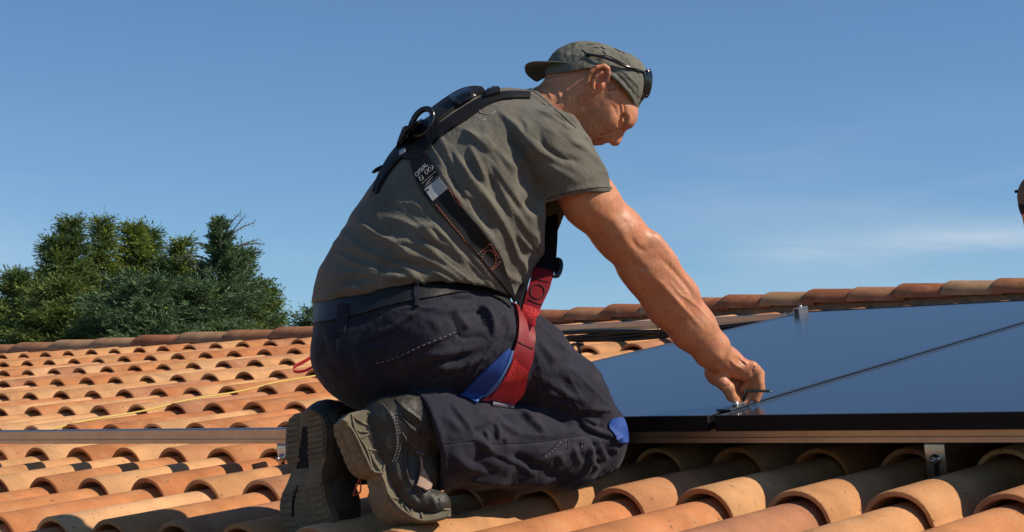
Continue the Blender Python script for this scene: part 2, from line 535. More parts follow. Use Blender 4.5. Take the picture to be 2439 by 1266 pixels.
while X < 4.1:
    wide = X < -3.4
    L_ = .40 if wide else .222
    o = bpy.data.objects.new('ridge_tile', CAP_A if wide else CAP_B)
    COL.objects.link(o); o.parent = house
    o.matrix_local = Matrix.Translation(Vector(RP(X, RIDGE_S, -.030 + .030 * min(1, max(0, (X + 3.4) / 1.8)) + rng.uniform(-.003, .003))) - HOFF) @ Matrix(((rA[0], rH[0], 0), (rA[1], rH[1], 0), (rA[2], rH[2], 1))).to_4x4() @ Matrix.Rotation(rng.uniform(-.01, .01), 4, 'Z')
    X += L_
def smooth1(a, n):
    a = np.array(a, float)
    for _ in range(n):
        b = a.copy(); b[1:-1] = (a[:-2] + 2 * a[1:-1] + a[2:]) / 4; a = b
    return a
# ---------------------------------------------------------------- solar panels, rails, hooks, clamps
M_black = material('dark_anodised_frame', (.16, .165, .17), .30, 1.0, var=.1)
M_side = material('matt_black_frame_side', (.008, .008, .009), .7, .0, spec=.2)
M_alu = material('brushed_aluminium', (.42, .41, .40), .40, 1.0, var=.12, vscale=20, stain=(.22, .17, .13), stain_scale=60, stain_lo=.62, stain_hi=.75, stretch=(1, 1, 1))
M_steel = material('stainless_steel', (.62, .63, .65), .28, 1.0, var=.08, vscale=40)
def glass_material():
    m = bpy.data.materials.new('solar_glass'); m.use_nodes = True
    nt = m.node_tree; N = nt.nodes; L = nt.links; b = N['Principled BSDF']
    b.inputs['Roughness'].default_value = .19
    b.inputs['IOR'].default_value = 1.52
    b.inputs['Specular IOR Level'].default_value = .5
    b.inputs['Coat Weight'].default_value = .0
    b.inputs['Coat Roughness'].default_value = .22
    tc = N.new('ShaderNodeTexCoord'); no = N.new('ShaderNodeTexNoise'); no.inputs['Scale'].default_value = 2.0; no.inputs['Detail'].default_value = 6
    L.new(tc.outputs['Object'], no.inputs['Vector'])
    r = N.new('ShaderNodeValToRGB'); r.color_ramp.elements[0].color = (.016, .020, .030, 1); r.color_ramp.elements[1].color = (.024, .030, .043, 1)
    L.new(no.outputs['Fac'], r.inputs[0]); L.new(r.outputs[0], b.inputs['Base Color'])
    return m
M_glass = glass_material()
PS0, PS1, PT = -.222, 2.165, .110
FR = .011
def solar_panel(xa, xb, label):
    root = empty('solar_panel', RP((xa + xb) / 2, PS0, .075), label, 'solar panel', 'black solar panels laid side by side')
    ax = [rA, rS, rN]
    def bx(x0, x1, s0, s1, n0, n1):
        c = RP((x0 + x1) / 2, (s0 + s1) / 2, (n0 + n1) / 2)
        return box_vf(*c, abs(x1 - x0), abs(s1 - s0), abs(n1 - n0), ax)
    for nm, q in (('frame_bar', (xa, xb, PS0, PS0 + FR)), ('frame_bar', (xa, xb, PS1 - FR, PS1)),
                  ('frame_bar', (xa, xa + FR, PS0 + FR, PS1 - FR)), ('frame_bar', (xb - FR, xb, PS0 + FR, PS1 - FR))):
        v, f = bx(q[0], q[1], q[2], q[3], .075, PT)
        o = part(nm, v, f, M_black if q[3] - q[2] > .5 else M_side, root, False)
        bevel(o, .0012, 2)
    v, f = bx(xa + FR, xb - FR, PS0 + FR, PS1 - FR, PT - .0075, PT - .0018)
    part('glass_sheet', v, f, M_glass, root, False)
    v, f = bx(xa + FR, xb - FR, PS0 + FR, PS1 - FR, PT - .014, PT - .010)
    part('backsheet', v, f, M_side, root, False)
    return root
solar_panel(-.385, .757, 'left solar panel, between the worker and the seam under his hand')
solar_panel(.775, 1.917, 'right solar panel, beyond the seam and cut off by the photo edge')

def profile_bar(name, xa, xb, s0, s1, n0, n1, mat, parent=None, groove=None):
    """extruded rail with a groove along its front face"""
    h = n1 - n0; d = s1 - s0; g0 = n0 + h * .30
    pr = [(s0, n0), (s0, g0), (s0 + .004, g0 + .001), (s0 + .004, g0 + .0035), (s0, g0 + .0045), (s0, n1), (s0 + d * .32, n1), (s0 + d * .32, n1 - .012), (s0 + d * .68, n1 - .012), (s0 + d * .68, n1), (s1, n1), (s1, n0)]
    V = [RP(xa, s, n) for s, n in pr] + [RP(xb, s, n) for s, n in pr]
    k = len(pr)
    Fc = [(i, i + k, (i + 1) % k + k, (i + 1) % k) for i in range(k)] + [tuple(range(k)), tuple(range(k, 2 * k))[::-1]]
    o = part(name, V, Fc, mat, parent, False)
    bm = bmesh.new(); bm.from_mesh(o.data); bmesh.ops.recalc_face_normals(bm, faces=bm.faces); bm.to_mesh(o.data); bm.free()
    return o
rail = empty('mounting_rail', RP(0, -.12, .036), 'long aluminium rail lying across the tiles under the front edge of the panels', 'rail')
profile_bar('rail_bar', -5.2, 2.6, -.145, -.105, .036, .0745, M_alu, rail)
UX, US, _ = roof_at(1500, 776, .045)
rail2 = empty('mounting_rail', RP(0, US, .03), 'upper aluminium rail with cables tied to it, crossing behind the worker\'s arm', 'rail')
profile_bar('rail_bar', -2.62, 2.6, US - .02, US + .02, .030, .062, M_alu, rail2)
# black cables hanging under the upper rail, with ties
M_cable = material('black_cable', (.012, .012, .012), .45, spec=.4)
cab = empty('cable_bundle', RP(-1.6, US - .035, .02), 'black cables strapped along the upper rail behind the worker\'s forearm', 'cables')
for j, (ds, dn, r_, ph) in enumerate(((-.030, .030, .0085, 0), (-.026, .014, .0095, 1.3), (-.040, .018, .007, 2.4), (-.034, .004, .008, 4.0))):
    pts = [RP(x, US + ds + .006 * math.sin(x * 5 + ph), dn + .007 * math.sin(x * 6.3 + ph * 2) - .004) for x in np.arange(-2.55, 1.2, .07)]
    v, f = tube_vf(pts, r_, 7); part('cable', v, f, M_cable, cab)
for x in (-1.97, -1.30, -.72, -2.4):
    v, f = tube_vf([RP(x, US - .022 + .040 * math.cos(t), .033 + .036 * math.sin(t)) for t in np.linspace(0, 2 * math.pi, 15)], .0028, 5, cap=False)
    part('cable_tie', v, f, M_cable, cab)
# roof hooks
def roof_hook(X, S, label, w=.046, top=.036):
    root = empty('roof_hook', RP(X, S, -.08), label, 'roof hook', 'steel roof hooks carrying the rail')
    # strap: flat along the pan, up, then folded back over under the rail
    path = [(.10, -.074), (.0, -.074), (-.012, -.070), (-.016, -.06), (-.018, .012), (-.014, .026), (-.004, .033), (.05, .035)]
    V, Fc = [], []
    t = .005
    n = len(path)
    for i, (s, z) in enumerate(path):
        a = np.array(path[max(i - 1, 0)]); b = np.array(path[min(i + 1, n - 1)]); tv = (b - a) / np.linalg.norm(b - a); nv = np.array([-tv[1], tv[0]])
        for x in (-w / 2, w / 2):
            for sg in (-.5, .5):
                V.append(RP(X + x, S + s + nv[0] * t * sg, z + nv[1] * t * sg))
    for i in range(n - 1):
        a, b = i * 4, (i + 1) * 4
        Fc += [(a, b, b + 1, a + 1), (a + 1, b + 1, b + 3, a + 3), (a + 3, b + 3, b + 2, a + 2), (a + 2, b + 2, b, a)]
    Fc += [(0, 1, 3, 2), ((n - 1) * 4, (n - 1) * 4 + 2, (n - 1) * 4 + 3, (n - 1) * 4 + 1)]
    o = part('bracket', V, Fc, M_steel, root, True); 
    bm = bmesh.new(); bm.from_mesh(o.data); bmesh.ops.recalc_face_normals(bm, faces=bm.faces)
    for e in bm.edges:
        if len(e.link_faces) == 2 and e.calc_face_angle(0) > math.radians(60): e.smooth = False
    bm.to_mesh(o.data); bm.free()
    # dark slot and hex bolt
    c = RP(X, S - .0212, -.042); v, f = box_vf(*c, .009, .0012, .040, [rA, rS, rN]); part('slot', v, f, M_side, root, False)
    v, f = tube_vf([RP(X, S - .0195, -.016), RP(X, S - .024, -.016)], .012, 16); part('washer', v, f, M_steel, root)
    v, f = tube_vf([RP(X, S - .024, -.016), RP(X, S - .031, -.016)], .0085, 6); o = part('nut', v, f, M_steel, root, False)
    v, f = tube_vf([RP(X, S - .031, -.016), RP(X, S - .041, -.016)], .0045, 10); part('bolt', v, f, M_steel, root)
    return root
hx, hs, _ = roof_at(2240, 1105, -.03)
roof_hook(hx, hs, 'steel roof hook with a slotted plate and bolt under the right part of the rail')
hx, hs, _ = roof_at(676, 1090, -.02)
roof_hook(hx + .015, hs, 'pale roof hook half hidden beside the heel of the left boot', .035)
# clamps on the panel edges
def clamp(root, X, S, L, wid, hgt, n0=PT):
    ax = [rA, rS, rN]
    vs = []
    v, f = box_vf(*RP(X, S, n0 + hgt), wid, L, .004, ax); o = part('top_plate', v, f, M_alu, root, False); bevel(o, .0008)
    v, f = box_vf(*RP(X - wid * .5 + .002, S, n0 + hgt / 2 - .002), .004, L, hgt - .001, ax); o = part('side_plate', v, f, M_alu, root, False)
    v, f = box_vf(*RP(X - wid * .5 - .006, S, n0 + hgt * .45), .010, L, .003, ax); o = part('fin', v, f, M_alu, root, False)
    v, f = box_vf(*RP(X + wid * .5 - .002, S, n0 + hgt / 2 - .002), .0035, L, hgt - .001, ax); o = part('side_plate', v, f, M_alu, root, False)
    v, f = tube_vf([RP(X, S, n0 + hgt + .002), RP(X, S, n0 + hgt + .009)], .0065, 12); part('bolt', v, f, M_steel, root)
cx_, cs_, _ = roof_at(1905, 740, PT + .01)
ec = empty('end_clamp', RP(cx_, cs_, PT), 'small silver end clamp on the upper left corner of the left panel', 'clamp')
clamp(ec, cx_ + .004, cs_, .062, .024, .021)
mc = empty('mid_clamp', RP(.766, -.13, PT), 'dark mid clamp on the seam between the panels under the worker\'s fingertips', 'clamp')
v, f = box_vf(*RP(.766, -.125, PT + .0035), .040, .085, .005, [rA, rS, rN]); o = part('top_plate', v, f, M_black, mc, False); bevel(o, .0015)
v, f = box_vf(*RP(.766, -.085, PT + .008), .016, .05, .004, [rA, rS, rN]); o = part('spring_plate', v, f, M_alu, mc, False); bevel(o, .0008)
v, f = tube_vf([RP(.766, -.115, PT + .004), RP(.766, -.115, PT + .015)], .0075, 12); part('bolt', v, f, M_steel, mc)

# yellow marking cord lying over the tiles
M_yellow = material('yellow_cord', (.62, .47, .12), .7, bump=.5, bscale=400)
a0 = np.array(roof_at(764, 886, .004)[:2]); a1 = np.array(roof_at(100, 1018, .004)[:2])
pts = []
for t in np.linspace(0, 1, 130):
    q = a0 * (1 - t) + a1 * t
    r_ = 8 - q[1] / EXPO
    k_ = round(q[0] / STEP - rowdrift.get(int(math.ceil(r_)), -.15))
    dx = q[0] - STEP * (k_ + rowdrift.get(int(math.ceil(r_)), -.15))
    vv = (q[1] / EXPO) % 1.0
    wd_ = .0785 - .016 * vv
    lift = -.078 - .014 * vv + (wd_ * math.sqrt(max(0, 1 - (dx / wd_) ** 2)) if abs(dx) < wd_ else 0)
    pts.append((q[0], q[1], lift))
L_ = np.array([p[2] for p in pts])
hull = L_.copy()
for i in range(len(L_)): hull[i] = L_[max(0, i - 2):i + 3].max()
hull = smooth1(hull, 8) + .006
pts = [RP(p[0], p[1], .55 * -.002 + .45 * h) for p, h in zip(pts, smooth1(hull, 60))]
v, f = tube_vf(pts, .0032, 6)
o = part('cord', v, f, M_yellow); tag(o, 'thin yellow cord lying diagonally over the tiles left of the worker', 'cord')

# bolt end poking out left of the arm, on the upper tiles
bx_, bs_, _ = roof_at(1345, 826, .02)
bt = empty('pipe_end', RP(bx_, bs_, -.02), 'short grey pipe end with a black plug on the tiles below the cables', 'pipe')
v, f = tube_vf([RP(bx_ - .06, bs_, .012), RP(bx_ + .02, bs_, .012)], .024, 14); part('pipe_body', v, f, M_alu, bt)
v, f = tube_vf([RP(bx_ + .02, bs_, .012), RP(bx_ + .032, bs_, .012)], .020, 14); part('collar', v, f, M_side, bt)
v, f = tube_vf([RP(bx_ + .05, bs_ - .01, .03), RP(bx_ + .10, bs_ - .01, .03)], .006, 8); v2, f2 = tube_vf([RP(bx_ + .08, bs_ - .01, .028), RP(bx_ + .08, bs_ - .01, -.01)], .006, 8)
part('plug', *join_vf((v, f), (v2, f2)), M_cable, bt)
# ---------------------------------------------------------------- trees beyond the ridge
def leaf_material(name, c0, c1):
    m = bpy.data.materials.new(name); m.use_nodes = True
    nt = m.node_tree; N = nt.nodes; L = nt.links; b = N['Principled BSDF']
    b.inputs['Roughness'].default_value = .6; b.inputs['Specular IOR Level'].default_value = .3
    ge = N.new('ShaderNodeNewGeometry'); r = N.new('ShaderNodeValToRGB')
    r.color_ramp.elements[0].color = (*c0, 1); r.color_ramp.elements[1].color = (*c1, 1)
    L.new(ge.outputs['Random Per Island'], r.inputs[0]); L.new(r.outputs[0], b.inputs['Base Color'])
    tr = N.new('ShaderNodeBsdfTranslucent'); L.new(r.outputs[0], tr.inputs['Color'])
    mx = N.new('ShaderNodeMixShader'); mx.inputs[0].default_value = .25
    L.new(b.outputs[0], mx.inputs[1]); L.new(tr.outputs[0], mx.inputs[2]); L.new(mx.outputs[0], N['Material Output'].inputs['Surface'])
    return m
M_bark = material('conifer_bark', (.10, .075, .055), .9, var=.3, vscale=6, bump=.6, bscale=30)
M_leafA = leaf_material('olive_green_foliage', (.065, .105, .025), (.18, .235, .055))
M_leafB = leaf_material('blue_green_needles', (.050, .100, .042), (.135, .205, .095))
M_leafC = leaf_material('yellow_green_foliage', (.10, .15, .02), (.28, .33, .05))

def conifer(x_px, top_px, dist, width_px, seed, mats, label, droop=.15, wispy=0.0, dens=1.0, shape=.95, wide_at=300, round_=0.0):
    """trunk, limbs in whorls and sprays of needles spread along the limbs"""
    rs = np.random.RandomState(seed)
    T = W(x_px, top_px, dist)
    H = T[2]
    s = dist / FPX                                 # metres per photograph pixel at that distance
    base = np.array([T[0], T[1], 0.0])
    root = empty('conifer_tree', base, label, 'tree', 'trees behind the ridge')
    tp = [base, base + [0, 0, H * .4], base + [.04, 0, H * .75], base + [0, .02, H * .98]]
    v, f = tube_vf(tp, [.16, .11, .05, .012], 8); part('trunk', v, f, M_bark, root)
    # limbs
    LV, LF = [], []
    quads = [[] for _ in mats]
    z = H - .10
    lowest = max(.8, H - 900 * s)
    k = 0
    while z > lowest:
        depth = (H - z) / s                        # px below the top
        rad = width_px * .5 * s * min(1.35, (depth / wide_at)) ** shape
        nb = 5 + int(rs.rand() * 3)
        for j in range(nb):
            an = rs.rand() * 2 * math.pi
            ln = max(.08, rad * (.45 + .75 * rs.rand()))
            up = .45 - .35 * min(1, depth / 220) + rs.uniform(-.12, .16)
            d0 = np.array([math.cos(an), math.sin(an), up]); d0 /= np.linalg.norm(d0)
            P = base + [0, 0, z + rs.uniform(-.05, .05)] 
            nseg = max(3, int(ln / .10))
            pts = [P.copy()]
            dr = d0.copy()
            curl = rs.uniform(-.02, .12) if wispy and depth < 170 and rs.rand() < wispy else -droop * .12
            for q in range(nseg):
                dr = dr + np.array([0, 0, curl]) + rs.normal(0, .05, 3); dr /= np.linalg.norm(dr)
                P = P + dr * ln / nseg
                pts.append(P.copy())
            if k % 2 == 0 or depth < 250:
                v, f = tube_vf(pts, list(np.linspace(.014, .004, len(pts))), 4); o_ = len(LV); LV += v; LF += [tuple(i + o_ for i in q) for q in f]
            pts = np.array(pts)
            # sprays
            nsp = int((40 * ln / .6 + 7) * dens * (1.0 if depth < 330 else .25))
            t = rs.rand(nsp) ** .75 * (len(pts) - 1)
            i0 = np.minimum(t.astype(int), len(pts) - 2); fr = (t - i0)[:, None]
            C = pts[i0] * (1 - fr) + pts[i0 + 1] * fr
            axis = pts[i0 + 1] - pts[i0]; axis /= np.linalg.norm(axis, axis=1)[:, None] + 1e-9
            side = rs.normal(0, 1, (nsp, 3)); side[:, 2] = side[:, 2] * .35 + (.25 if seed % 2 else -.1)
            dirs = axis * rs.uniform(.3, 1.0, (nsp, 1)) + side * .5; dirs /= np.linalg.norm(dirs, axis=1)[:, None]
            spl = rs.uniform(.12, .32, nsp) * (1 - .3 * t / len(pts))
            if wispy and depth < 150: spl *= .45
            mi = rs.randint(0, len(mats)) if rs.rand() < .5 else 0
            ptsn = 5
            for q in range(ptsn):                 # needles along each spray
                fq = (q + .3) / ptsn
                c = C + dirs * (spl * fq)[:, None]
                nd = dirs * .9 + rs.normal(0, .38, (nsp, 3)); nd /= np.linalg.norm(nd, axis=1)[:, None]
                ll = rs.uniform(.05, .11, nsp)[:, None]
                ww = rs.uniform(.006, .012, nsp)[:, None]
                sd = np.cross(nd, rs.normal(0, 1, (nsp, 3))); sd /= np.linalg.norm(sd, axis=1)[:, None] + 1e-9
                quads[mi].append(np.stack([c, c + nd * ll * .5 + sd * ww, c + nd * ll, c + nd * ll * .5 - sd * ww], 1))
        z -= rs.uniform(.045, .085) * (1 + .8 * min(1, depth / 500)) * (1 if depth < 350 else 1.8)
        k += 1
    if wispy:                                      # long bare leading shoots that curl over at the tip
        for j in range(15):
            an = rs.rand() * 2 * math.pi; P = base + [0, 0, H - rs.uniform(.35, 1.3)]; pts = [P.copy()]
            d0 = np.array([math.cos(an) * .6, math.sin(an) * .6, 1.0]); bend = rs.uniform(-.16, .06)
            for q in range(9):
                d0 = d0 + np.array([math.cos(an) * .10, math.sin(an) * .10, bend]); d0 /= np.linalg.norm(d0); P = P + d0 * .085; pts.append(P.copy())
            v, f = tube_vf(pts, list(np.linspace(.018, .006, 10)), 4); o_ = len(LV); LV += v; LF += [tuple(i + o_ for i in q) for q in f]
            A_ = np.repeat(np.array(pts), 10, 0); n_ = len(A_); nd = rs.normal(0, 1, (n_, 3)); nd /= np.linalg.norm(nd, axis=1)[:, None]
            ll = rs.uniform(.02, .04, n_)[:, None]; sd = np.cross(nd, rs.normal(0, 1, (n_, 3))); sd /= np.linalg.norm(sd, axis=1)[:, None] + 1e-9
            A_ = A_ + rs.normal(0, .03, (n_, 3)) * [.3, .3, 1]
            quads[0].append(np.stack([A_, A_ + nd * ll * .5 + sd * .006, A_ + nd * ll, A_ + nd * ll * .5 - sd * .006], 1))
    part('limbs', LV, LF, M_bark, root)
    for mi, q in enumerate(quads):
        if not q: continue
        A = np.concatenate(q).reshape(-1, 3) - base
        n = len(A) // 4
        me = bpy.data.meshes.new('foliage')
        me.vertices.add(n * 4); me.vertices.foreach_set('co', A.astype(np.float32).ravel())
        me.loops.add(n * 4); me.loops.foreach_set('vertex_index', np.arange(n * 4, dtype=np.int32))
        me.polygons.add(n); me.polygons.foreach_set('loop_start', np.arange(0, n * 4, 4, dtype=np.int32)); me.polygons.foreach_set('loop_total', np.full(n, 4, dtype=np.int32))
        me.update(); me.validate()
        me.materials.append(mats[mi])
        o = bpy.data.objects.new('crown', me); COL.objects.link(o); o.parent = root
    return root
conifer(128, 570, 30, 300, 3, [M_leafA, M_leafB], 'tall olive-green conifer at the left edge with two thin leading shoots', wide_at=270, shape=1.0)
conifer(168, 522, 30.2, 250, 23, [M_leafA, M_leafB], 'thin leading conifer spire behind the tall olive-green one', wide_at=270, shape=1.1)
conifer(246, 520, 31, 170, 4, [M_leafA, M_leafC], 'narrow green conifer second from the left with a pointed tip', wide_at=270, shape=1.0)
conifer(320, 530, 31.5, 180, 5, [M_leafC, M_leafA], 'yellow-green tree in the middle of the row with a bright top', shape=.9, wide_at=240)
conifer(356, 540, 32, 180, 8, [M_leafA, M_leafB], 'dark green conifer just right of the yellow-green tree', wide_at=240, shape=.95)
conifer(395, 610, 31, 200, 24, [M_leafB, M_leafA], 'short green conifer in the dip of the tree line', wide_at=240, shape=1.0)
conifer(436, 566, 30.5, 170, 6, [M_leafA, M_leafC], 'lower green conifer left of the wispy-topped one', shape=.95, wide_at=240)
conifer(330, 655, 27, 420, 10, [M_leafB], 'blue-green spruce standing in front of the others with drooping sprays', wide_at=170, shape=.85)
conifer(150, 670, 28, 380, 15, [M_leafA], 'broad olive-brown conifer standing low in front at the left', wide_at=160, shape=.85)
conifer(524, 524, 28.5, 260, 7, [M_leafB], 'blue-green conifer with long wispy curling top shoots', wispy=.95, wide_at=270, shape=.95)
conifer(582, 592, 30, 170, 9, [M_leafB, M_leafA], 'dark green conifer at the right end of the group', wide_at=200, shape=.95)
conifer(470, 665, 27.5, 300, 16, [M_leafB, M_leafA], 'dark bushy spruce standing low in front of the wispy-topped tree', wide_at=160, shape=.85)
conifer(628, 664, 31, 110, 12, [M_leafA], 'small bushy conifer right of the group, leaning out to the right', wide_at=120, shape=.85)
conifer(40, 650, 29, 260, 13, [M_leafA, M_leafB], 'low dark conifer at the far left corner', wide_at=150, shape=.9)
conifer(748, 728, 32, 150, 14, [M_leafB], 'small tree tip showing above the ridge beside the worker\'s belt', wide_at=60, dens=.6)
# ---------------------------------------------------------------- sculpting kit: distance fields turned into meshes
# figure space: x right, y down, w away from the camera, in photograph pixels at 4.15 m
Z0 = 4.15
KP = FPX / Z0
def to_world(P):
    P = np.asarray(P, float)
    return Wn(P[..., 0], P[..., 1], Z0 + P[..., 2] / KP)

class Field:
    def __init__(s, lo, hi, h):
        s.lo = np.array(lo, float); s.h = float(h)
        s.n = np.ceil((np.array(hi, float) - s.lo) / h).astype(int) + 1
        s.ax = [(s.lo[i] + np.arange(s.n[i]) * h).astype(np.float32) for i in range(3)]
        s.D = np.full(s.n, 60.0, np.float32)
    def _blk(s, lo, hi, m):
        a = np.clip(np.floor((np.array(lo) - m - s.lo) / s.h).astype(int), 0, s.n)
        b = np.clip(np.ceil((np.array(hi) + m - s.lo) / s.h).astype(int) + 1, 0, s.n)
        sl = tuple(slice(int(i), int(j)) for i, j in zip(a, b))
        X = s.ax[0][sl[0]][:, None, None]; Y = s.ax[1][sl[1]][None, :, None]; Z = s.ax[2][sl[2]][None, None, :]
        return sl, X, Y, Z
    def _mix(s, sl, d, op, k):
        A = s.D[sl]
        if op == 'add':
            if k > 0:
                h = np.maximum(k - np.abs(A - d), 0) / k; s.D[sl] = np.minimum(A, d) - h * h * k * .25
            else: s.D[sl] = np.minimum(A, d)
        else:
            d = -d if op == 'sub' else d
            if k > 0:
                h = np.maximum(k - np.abs(A - d), 0) / k; s.D[sl] = np.maximum(A, d) + h * h * k * .25
            else: s.D[sl] = np.maximum(A, d)
    def cone(s, p0, p1, r0, r1, b0=None, b1=None, side=(0, 0, 1), op='add', k=12):
        """tapering limb; r in the picture plane, b along `side`"""
        p0, p1 = np.array(p0, float), np.array(p1, float)
        b0 = r0 if b0 is None else b0; b1 = r1 if b1 is None else b1
        m = max(r0, r1, b0, b1)
        sl, X, Y, Z = s._blk(np.minimum(p0, p1) - m, np.maximum(p0, p1) + m, k + 2 * s.h)
        if min(sl[i].stop - sl[i].start for i in range(3)) <= 0: return s
        d = p1 - p0; L = np.linalg.norm(d) + 1e-6; d = d / L
        sd = np.array(side, float); sd = sd - d * (sd @ d); sd /= np.linalg.norm(sd) + 1e-9
        nn = np.cross(sd, d)
        qx, qy, qz = X - p0[0], Y - p0[1], Z - p0[2]
        u = qx * d[0] + qy * d[1] + qz * d[2]
        t = np.clip(u / L, 0, 1)
        over = u - t * L
        a = r0 + (r1 - r0) * t; b = b0 + (b1 - b0) * t
        vn = (qx * nn[0] + qy * nn[1] + qz * nn[2]) / a
        vs = (qx * sd[0] + qy * sd[1] + qz * sd[2]) / b
        mn = np.minimum(a, b)
        s._mix(sl, (np.sqrt(vn * vn + vs * vs + (over / mn) ** 2) - 1) * mn, op, k)
        return s
    def chain(s, st, side=(0, 0, 1), k=25, op='add'):
        for p, q in zip(st[:-1], st[1:]):
            s.cone(p[:3], q[:3], p[3], q[3], p[4] if len(p) > 4 else None, q[4] if len(q) > 4 else None, side, op, k)
        return s
    def ell(s, c, r, ax=None, op='add', k=12):
        """ellipsoid; ax = rotation in degrees about w (picture plane), then optional second about the new vertical"""
        c = np.array(c, float); m = max(r)
        sl, X, Y, Z = s._blk(c - m, c + m, k + 2 * s.h)
        if min(sl[i].stop - sl[i].start for i in range(3)) <= 0: return s
        R = np.eye(3)
        if ax is not None:
            ax = (ax, 0) if np.isscalar(ax) else ax
            a, b = math.radians(ax[0]), math.radians(ax[1])
            R1 = np.array([[math.cos(a), math.sin(a), 0], [-math.sin(a), math.cos(a), 0], [0, 0, 1]])
            R2 = np.array([[math.cos(b), 0, math.sin(b)], [0, 1, 0], [-math.sin(b), 0, math.cos(b)]])
            R = R2 @ R1
        q = (X - c[0], Y - c[1], Z - c[2])
        v = [(q[0] * R[i, 0] + q[1] * R[i, 1] + q[2] * R[i, 2]) / r[i] for i in range(3)]
        nrm = np.sqrt(v[0] ** 2 + v[1] ** 2 + v[2] ** 2)
        g = np.sqrt((v[0] / r[0]) ** 2 + (v[1] / r[1]) ** 2 + (v[2] / r[2]) ** 2) + 1e-6
        s._mix(sl, nrm * (nrm - 1) / g, op, k)
        return s
    def plane(s, p, n, k=4):
        """keep the side the normal points away from"""
        n = np.array(n, float); n /= np.linalg.norm(n)
        sl = (slice(None),) * 3
        d = (s.ax[0][:, None, None] - p[0]) * n[0] + (s.ax[1][None, :, None] - p[1]) * n[1] + (s.ax[2][None, None, :] - p[2]) * n[2]
        s._mix(sl, d.astype(np.float32), 'and', k)
        return s
    def mesh(s, relax=1):
        D = s.D; nx, ny, nz = D.shape
        D[0], D[-1] = 9, 9; D[:, 0], D[:, -1] = 9, 9; D[:, :, 0], D[:, :, -1] = 9, 9
        I = D < 0
        cnt = np.zeros((nx - 1, ny - 1, nz - 1), np.int8)
        for a in (0, 1):
            for b in (0, 1):
                for c in (0, 1):
                    cnt += I[a:nx - 1 + a, b:ny - 1 + b, c:nz - 1 + c]
        act = (cnt > 0) & (cnt < 8)
        ci = np.argwhere(act)
        vid = np.full(act.shape, -1, np.int32); vid[act] = np.arange(len(ci))
        acc = np.zeros((len(ci), 3)); num = np.zeros(len(ci))
        cor = [(a, b, c) for a in (0, 1) for b in (0, 1) for c in (0, 1)]
        val = {q: D[ci[:, 0] + q[0], ci[:, 1] + q[1], ci[:, 2] + q[2]].astype(float) for q in cor}
        for q in cor:
            for ax in range(3):
                if q[ax]: continue
                p = list(q); p[ax] = 1; p = tuple(p)
                A, B = val[q], val[p]
                m = (A < 0) != (B < 0)
                t = np.where(m, A / np.where(m, A - B, 1), 0)
                pos = np.array(q, float)[None, :].repeat(len(ci), 0); pos[:, ax] = t
                acc[m] += pos[m]; num[m] += 1
        V = s.lo + (ci + acc / num[:, None]) * s.h
        F = []
        for ax in range(3):
            sl0 = [slice(1, -1)] * 3; sl1 = [slice(1, -1)] * 3
            sl0[ax] = slice(0, -1); sl1[ax] = slice(1, None)
            A, B = I[tuple(sl0)], I[tuple(sl1)]
            e = np.argwhere(A != B)
            off = np.array([1, 1, 1]); off[ax] = 0
            g = e + off
            inside = A[tuple(e.T)]
            b, c = (ax + 1) % 3, (ax + 2) % 3
            def cell(db, dc):
                q = g.copy(); q[:, b] += db; q[:, c] += dc
                return vid[q[:, 0], q[:, 1], q[:, 2]]
            quad = np.stack([cell(-1, -1), cell(0, -1), cell(0, 0), cell(-1, 0)], 1)
            quad[~inside] = quad[~inside][:, ::-1]
            F.append(quad)
        F = np.concatenate(F)
        F = F[(F >= 0).all(1)]
        for _ in range(relax):
            V = laplace(V, F, .5)
        return V, F

def laplace(V, F, lam):
    S = np.zeros_like(V); N = np.zeros(len(V))
    for i in range(4):
        j = (i + 1) % 4
        for a, b in ((F[:, i], F[:, j]), (F[:, j], F[:, i])):
            for c in range(3): S[:, c] += np.bincount(a, V[b, c], len(V))
            N += np.bincount(a, minlength=len(V))
    return V + lam * (S / np.maximum(N, 1)[:, None] - V)

def vnormals(V, F):
    n = np.cross(V[F[:, 2]] - V[F[:, 0]], V[F[:, 3]] - V[F[:, 1]])
    N = np.zeros_like(V)
    for i in range(4):
        for c in range(3): N[:, c] += np.bincount(F[:, i], n[:, c], len(V))
    return N / (np.linalg.norm(N, axis=1)[:, None] + 1e-12)

_rt = np.random.RandomState(5).rand(32, 32, 32)
def vnoise(P, scale):
    q = P / scale; i = np.floor(q).astype(int); f = q - i; f = f * f * (3 - 2 * f)
    r = 0
    for a in (0, 1):
        for b in (0, 1):
            for c in (0, 1):
                w = (f[:, 0] if a else 1 - f[:, 0]) * (f[:, 1] if b else 1 - f[:, 1]) * (f[:, 2] if c else 1 - f[:, 2])
                r = r + w * _rt[(i[:, 0] + a) % 32, (i[:, 1] + b) % 32, (i[:, 2] + c) % 32]
    return r * 2 - 1

def catmull(pts, n=6):
    P = [np.array(p, float) for p in pts]
    P = [2 * P[0] - P[1]] + P + [2 * P[-1] - P[-2]]
    out = []
    for i in range(1, len(P) - 2):
        for t in np.linspace(0, 1, n, endpoint=False):
            a, b, c, d = P[i - 1:i + 3]
            out.append(.5 * ((2 * b) + (c - a) * t + (2 * a - 5 * b + 4 * c - d) * t * t + (3 * b - a - 3 * c + d) * t ** 3))
    out.append(P[-2])
    return np.array(out)

def crop(ox, oy, sc, pts):
    return [(ox + x / sc, oy + y / sc) for x, y in pts]

